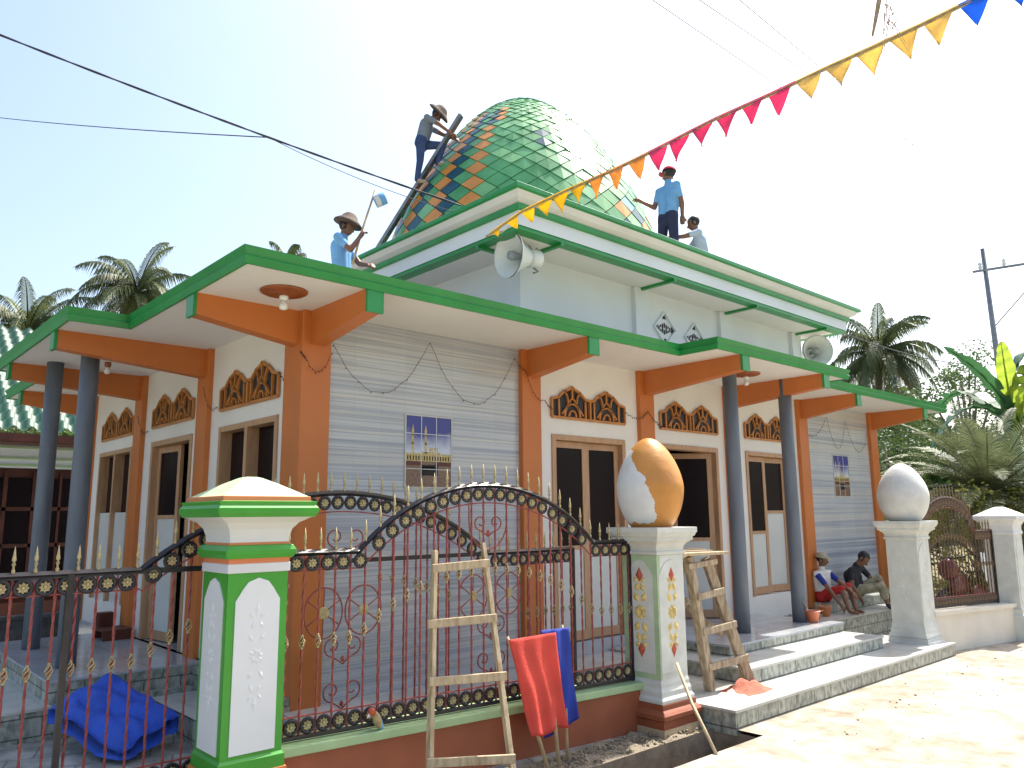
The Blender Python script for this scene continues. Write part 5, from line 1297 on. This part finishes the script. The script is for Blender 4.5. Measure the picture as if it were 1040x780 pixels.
    for a, b, ra, rb_, m in caps:
        a_ = np.array(a); ab = np.array(b) - a_; t = np.clip(((cen - a_) @ ab) / max(ab @ ab, 1e-9), 0, 1)
        dist = np.linalg.norm(cen - (a_ + t[:, None] * ab), axis=1) - (ra + (rb_ - ra) * t)
        if m == 5: dist = dist
        w_ = dist < best; best[w_] = dist[w_]; idx[w_] = m
    # hair only behind / above the face
    c_ = np.array(hd); h = (cen - c_) @ np.array(fw); uu = (cen - c_) @ np.array(up)
    face = (idx == 5) & (h > .035 * s) & (uu < .065 * s); idx[face] = 0
    me2.polygons.foreach_set('material_index', idx.astype('i')); me2.polygons.foreach_set('use_smooth', np.ones(nf, 'i')); me2.update()
    o = bpy.data.objects.new('person', me2); C.objects.link(o); o.location = loc; o.rotation_euler = (0, 0, rz)
    tag(o, label, 'person')
    return o, hd, up, fw, s
def conehat(o, hd, up, s, r=.17, m='straw', tilt=(0, 0, 0)):
    ax = (up + Vector(tilt)).normalized()
    q = MB().lathe([(r, -.012), (r * .98, .004), (r * .8, .03), (r * .62, .048), (r * .5, .08), (r * .32, .108), (.005, .118), (.004, .11), (r * .3, .098), (r * .46, .07), (r * .6, .036), (r * .95, -.010)], hd + up * .055 * s, 24, 0, True, axis=ax).build('hat', M[m]); q.parent = o
def cap(o, hd, up, fw, s, m):
    mb = MB(); sd = fw.cross(up); q = Matrix((sd, fw, up)).transposed().to_quaternion()
    vs = []
    for i in range(7):
        t = PI / 2 * i / 6
        for k in range(20):
            a = 2 * PI * k / 20; vs.append(hd + up * .045 * s + q @ Vector((.102 * math.cos(t) * math.cos(a), .108 * math.cos(t) * math.sin(a) - .01, .085 * math.sin(t))) * s)
    mb.add(vs, [(i * 20 + k, i * 20 + (k + 1) % 20, (i + 1) * 20 + (k + 1) % 20, (i + 1) * 20 + k) for i in range(6) for k in range(20)], 0, True)
    b = [hd + up * .045 * s + q @ Vector((.085 * math.cos(a), .09 + .075 * math.sin(a), -.004 - .012 * math.sin(a))) * s for a in [PI * i / 10 for i in range(11)]]
    b2 = [p + up * .006 for p in b]; mb.add(b + b2, [list(range(11)), [21 - i for i in range(11)]] + [(i, i + 11, i + 12, i + 1) for i in range(10)], 0)
    c_ = mb.build('cap', M[m]); c_.parent = o
VIEW = -R(42.24)         # local +x = to the right in the photograph, local +y = away
# man on the dome plank
o, hd, up, fw, s = person((3.20, 3.02, 6.14), VIEW, dict(hip=(.03, 0, .62), chest=(.09, 0, .84), neck=(.17, .0, .97), head=(.235, 0, 1.03), face=(1, .1, -.45), shL=(.13, .15, .92), shR=(.12, -.15, .92),
    elR=(.30, -.17, .80), haR=(.46, -.10, .70), elL=(.32, .12, .80), haL=(.50, .02, .68), knR=(.02, -.06, .33), anR=(-.02, -.06, .05), toR=(.10, -.06, .02), knL=(.33, .04, .60), anL=(.25, .05, .34), toL=(.36, .05, .34)),
    dict(shirt=M['greyshirt'], trou=M['denim'], foot=M['oldtimber'], long=False), 'worker in grey shirt, jeans and round straw hat climbing the plank beside the dome', .84)
conehat(o, hd, up, s, .175, tilt=(.0, -.2, 0)); 
# man with paint pole
o, hd, up, fw, s = person((1.10, 1.36, 3.28), VIEW, dict(hip=(.0, 0, .72), chest=(-.02, 0, .98), neck=(.0, .0, 1.14), head=(.03, 0, 1.235), face=(1, -.2, .05), shL=(0, .15, 1.08), shR=(-.02, -.15, 1.08),
    elR=(.12, -.2, .93), haR=(.20, -.15, 1.08), elL=(.14, .15, .90), haL=(.27, .02, .84), knR=(.03, -.08, .38), anR=(0, -.08, .05), toR=(.14, -.08, .03), knL=(.03, .10, .38), anL=(0, .10, .05), toL=(.14, .10, .03)),
    dict(shirt=M['skyshirt'], trou=M['denim']), 'worker in light blue shirt and brown hat holding a pole at left roof edge', .84)
conehat(o, hd, up, s, .15)
pl = thing('paint_pole', 'pole tipped with a blue and white tin held by the worker in the brown hat', 'pole', (1.3, 1.2, 3.9))
MB().tube([(1.10, 1.16, 4.08), (1.154, 1.12, 4.37), (1.26, 1.03, 4.86)], [.012, .012, .010], 7).build('pole', M['bamboo'], pl)
ta = MB().lathe([(.0, 0), (.062, 0), (.064, .05), (.064, .11), (.06, .112), (.06, .10), (0, .10)], (1.25, 1.01, 4.72), 16, 0, True, axis=(.7, -.5, .45))
for fi, f_ in enumerate(ta.f): ta.m[fi] = 1 if len(f_) == 4 and (fi // 16) in (1,) else 0
ta.build('tin', [M['skyshirt'], M['eggw']], pl)
# man in red cap
o, hd, up, fw, s = person((5.03, .20, 4.425), VIEW, dict(hip=(-.0, 0, .80), chest=(.02, 0, 1.06), neck=(.02, .0, 1.25), head=(.03, .01, 1.35), face=(-.6, .7, -.05), shL=(-.07, .12, 1.18), shR=(.10, -.10, 1.18),
    elL=(-.13, .12, .98), haL=(-.31, .08, 1.05), elR=(.15, -.10, .95), haR=(.16, -.04, .80), knR=(.06, -.02, .42), anR=(.07, 0, .06), toR=(.03, .12, .03), knL=(-.08, .06, .43), anL=(-.07, .05, .06), toL=(-.12, .16, .03)),
    dict(shirt=M['skyshirt'], trou=M['navy'], js=1.07), 'worker in red cap, blue shirt and navy trousers standing on the roof', .86)
cap(o, hd, up, fw, s, 'redcap')
# man crouching at right
o, hd, up, fw, s = person((5.34, .06, 4.425), VIEW, dict(hip=(.14, .05, .30), chest=(.08, 0, .55), neck=(.05, .0, .72), head=(.02, .0, .82), face=(-1, .1, -.1), shL=(.05, -.13, .66), shR=(.08, .14, .66),
    elL=(-.14, -.15, .60), haL=(-.33, -.10, .60), elR=(-.06, .15, .48), haR=(-.22, .12, .5), knR=(-.18, .10, .40), anR=(-.02, .10, .06), toR=(-.14, .10, .03), knL=(-.20, -.08, .36), anL=(-.04, -.08, .06), toL=(-.16, -.08, .03)),
    dict(shirt=M['paleshirt'], trou=M['navy']), 'worker in pale shirt crouching beside the man in the red cap', .84)
# boy in cap, red shorts
o, hd, up, fw, s = person((7.86, -.08, .402), VIEW, dict(hip=(-.02, 0, .10), chest=(-.03, .0, .30), neck=(-.03, -.02, .46), head=(-.02, -.04, .565), face=(.8, -.6, -.15), shL=(-.13, -.10, .38), shR=(.10, .06, .38),
    elL=(-.03, -.26, .18), haL=(.08, -.34, -.02), elR=(.20, -.12, .24), haR=(.28, -.24, .14), knL=(.13, -.26, .19), anL=(.16, -.38, -.07), toL=(.24, -.46, -.10), knR=(.27, -.14, .22), anR=(.30, -.26, -.07), toR=(.36, -.34, -.10)),
    dict(shirt=M['whiteshirt'], trou=M['redshort'], short=True, sleeve=4, sleevem=M['bluecloth']), 'boy in cap, white shirt with blue sleeves and red shorts sitting against the orange pillar', .80)
cap(o, hd, up, fw, s, 'khaki')
# man in black shirt, camouflage trousers
o, hd, up, fw, s = person((8.68, -.24, .402), VIEW, dict(hip=(-.10, 0, .11), chest=(-.14, -.02, .30), neck=(-.08, -.04, .46), head=(.0, -.08, .55), face=(.75, -.65, -.2), shL=(-.20, -.12, .39), shR=(.03, .07, .41),
    elL=(-.24, -.20, .20), haL=(-.14, -.22, .02), elR=(.14, .0, .26), haR=(.22, -.08, .22), knL=(.17, -.20, .18), anL=(.22, -.26, -.07), toL=(.31, -.30, -.11), knR=(.22, -.02, .27), anR=(.34, -.14, -.06), toR=(.45, -.17, -.11)),
    dict(shirt=M['blackshirt'], trou=M['camo'], short='calf', foot=M['navy']), 'man in black shirt and camouflage trousers sitting on the tiled ledge', .90)
# planks against the dome
pk = MB().bar((2.62, 4.10, 4.43), (3.60, 2.59, 7.14), .10, .045); o = pk.build('plank', M['metal']); tag(o, 'long grey plank leaning on the left flank of the dome under the climbing worker', 'plank', 'planks leaning on the dome')
pk = MB().bar((6.05, .62, 4.43), (5.66, 1.22, 5.75), .13, .04); o = pk.build('plank', M['metal']); tag(o, 'short grey board leaning on the right flank of the dome behind the red cap', 'plank', 'planks leaning on the dome')

# ---- motorbike behind the right fence
M['bikered'] = mat('dark_red_bike_paint', (.14, .03, .02), .3, .1, 5)
mo = thing('motorbike', 'dark red motorbike parked behind the small right fence', 'motorbike', (9.3, -.9, 0))
mx = Vector((9.75, -1.05, 0)); dd = Vector((.86, -.5, 0)).normalized(); pp = Vector((-dd.y, dd.x, 0))
def mp(a, b, c): return mx + dd * a + pp * b + Vector((0, 0, c))
for a in (-.05, 1.0):
    wq = MB().tube([mp(a + .24 * math.cos(t), 0, .26 + .24 * math.sin(t)) for t in [2 * PI * i / 24 for i in range(24)]], .035, 8, closed=True).build('tyre', M['black'], mo)
    MB().lathe([(.2, -.01), (.2, .01), (.06, .03), (0, .03)], mp(a, 0, .26), 20, axis=pp).build('rim', M['metal'], wq)
MB().blob(mp(.12, 0, .55), .25, .10, .16, q=None).blob(mp(-.03, 0, .78), .12, .14, .16).build('front_fairing', M['bikered'], mo)
MB().blob(mp(.85, 0, .62), .34, .12, .13).blob(mp(.45, 0, .45), .26, .09, .12).build('body', M['bikered'], mo)
MB().blob(mp(.72, 0, .80), .36, .12, .07).build('seat', M['black'], mo)
MB().tube([mp(.0, -.32, .98), mp(-.02, -.1, .94), mp(-.02, .1, .94), mp(.0, .32, .98)], .014, 7).build('handlebar', M['black'], mo)
tag(cloth(tuple(mp(.38, -.16, 1.02)), tuple(mp(.62, -.16, 1.0)), tuple(mp(.82, -.2, .66)), tuple(mp(.38, -.2, .62)), M['whiteshirt'], 'white_cloth', None, .02, 14, 3), 'white cloth hanging over the motorbike behind the right fence', 'cloth')
tag(cloth(tuple(mp(.66, -.13, 1.05)), tuple(mp(1.05, -.13, .98)), tuple(mp(1.15, -.2, .30)), tuple(mp(.62, -.2, .30)), M['wood_dark'], 'maroon_cover', None, .03, 14, 5), 'maroon cover, coloured darker for shade, hanging beside the white cloth behind the right fence', 'cover')  # shade is put into the cover's colour, darker than plain maroon

# ================================================================ SUN, SKY, CAMERA
sc_ = bpy.context.scene
SUN_EL, SUN_AZ = R(58), R(2.5)         # azimuth measured from +x towards +y
wd = bpy.data.worlds.new('World'); sc_.world = wd; wd.use_nodes = True
nt = wd.node_tree; sk = nt.nodes.new('ShaderNodeTexSky'); sk.sky_type = 'NISHITA'; sk.sun_disc = False
sk.sun_elevation = SUN_EL; sk.sun_rotation = PI / 2 - SUN_AZ; sk.air_density = 1.2; sk.dust_density = 4.0; sk.ozone_density = 1.0; sk.altitude = 0
bg = nt.nodes['Background']; bg.inputs['Strength'].default_value = .15; nt.links.new(sk.outputs[0], bg.inputs[0])
sd_ = bpy.data.lights.new('sun', 'SUN'); sd_.energy = 4.6; sd_.angle = R(.53); sd_.color = (1, .95, .87)
so = bpy.data.objects.new('sun', sd_); C.objects.link(so)
sv = Vector((math.cos(SUN_EL) * math.cos(SUN_AZ), math.cos(SUN_EL) * math.sin(SUN_AZ), math.sin(SUN_EL)))
so.rotation_euler = sv.to_track_quat('Z', 'Y').to_euler()
cam = bpy.data.cameras.new('camera'); co = bpy.data.objects.new('camera', cam); C.objects.link(co); sc_.camera = co
cam.sensor_width = 36; cam.lens = 36 * 797.365 / 1040; cam.clip_end = 2000; cam.clip_start = .05
pi_, ro_, ya_ = R(9.535), R(-.512), R(47.761)
fwd = Vector((math.cos(ya_) * math.cos(pi_), math.sin(ya_) * math.cos(pi_), math.sin(pi_))); r = Vector((math.sin(ya_), -math.cos(ya_), 0)); u_ = r.cross(fwd)
r2 = r * math.cos(ro_) + u_ * math.sin(ro_); u2 = -r * math.sin(ro_) + u_ * math.cos(ro_)
mm = Matrix((r2, u2, -fwd)).transposed().to_4x4(); mm.translation = Vector((-2.769, -5.436, 1.6)); co.matrix_world = mm
vs_ = sc_.view_settings; vs_.view_transform = 'Standard'; vs_.look = 'None'; vs_.gamma = 1; vs_.exposure = .97
sc_.render.engine = 'CYCLES'; sc_.cycles.max_bounces = 6
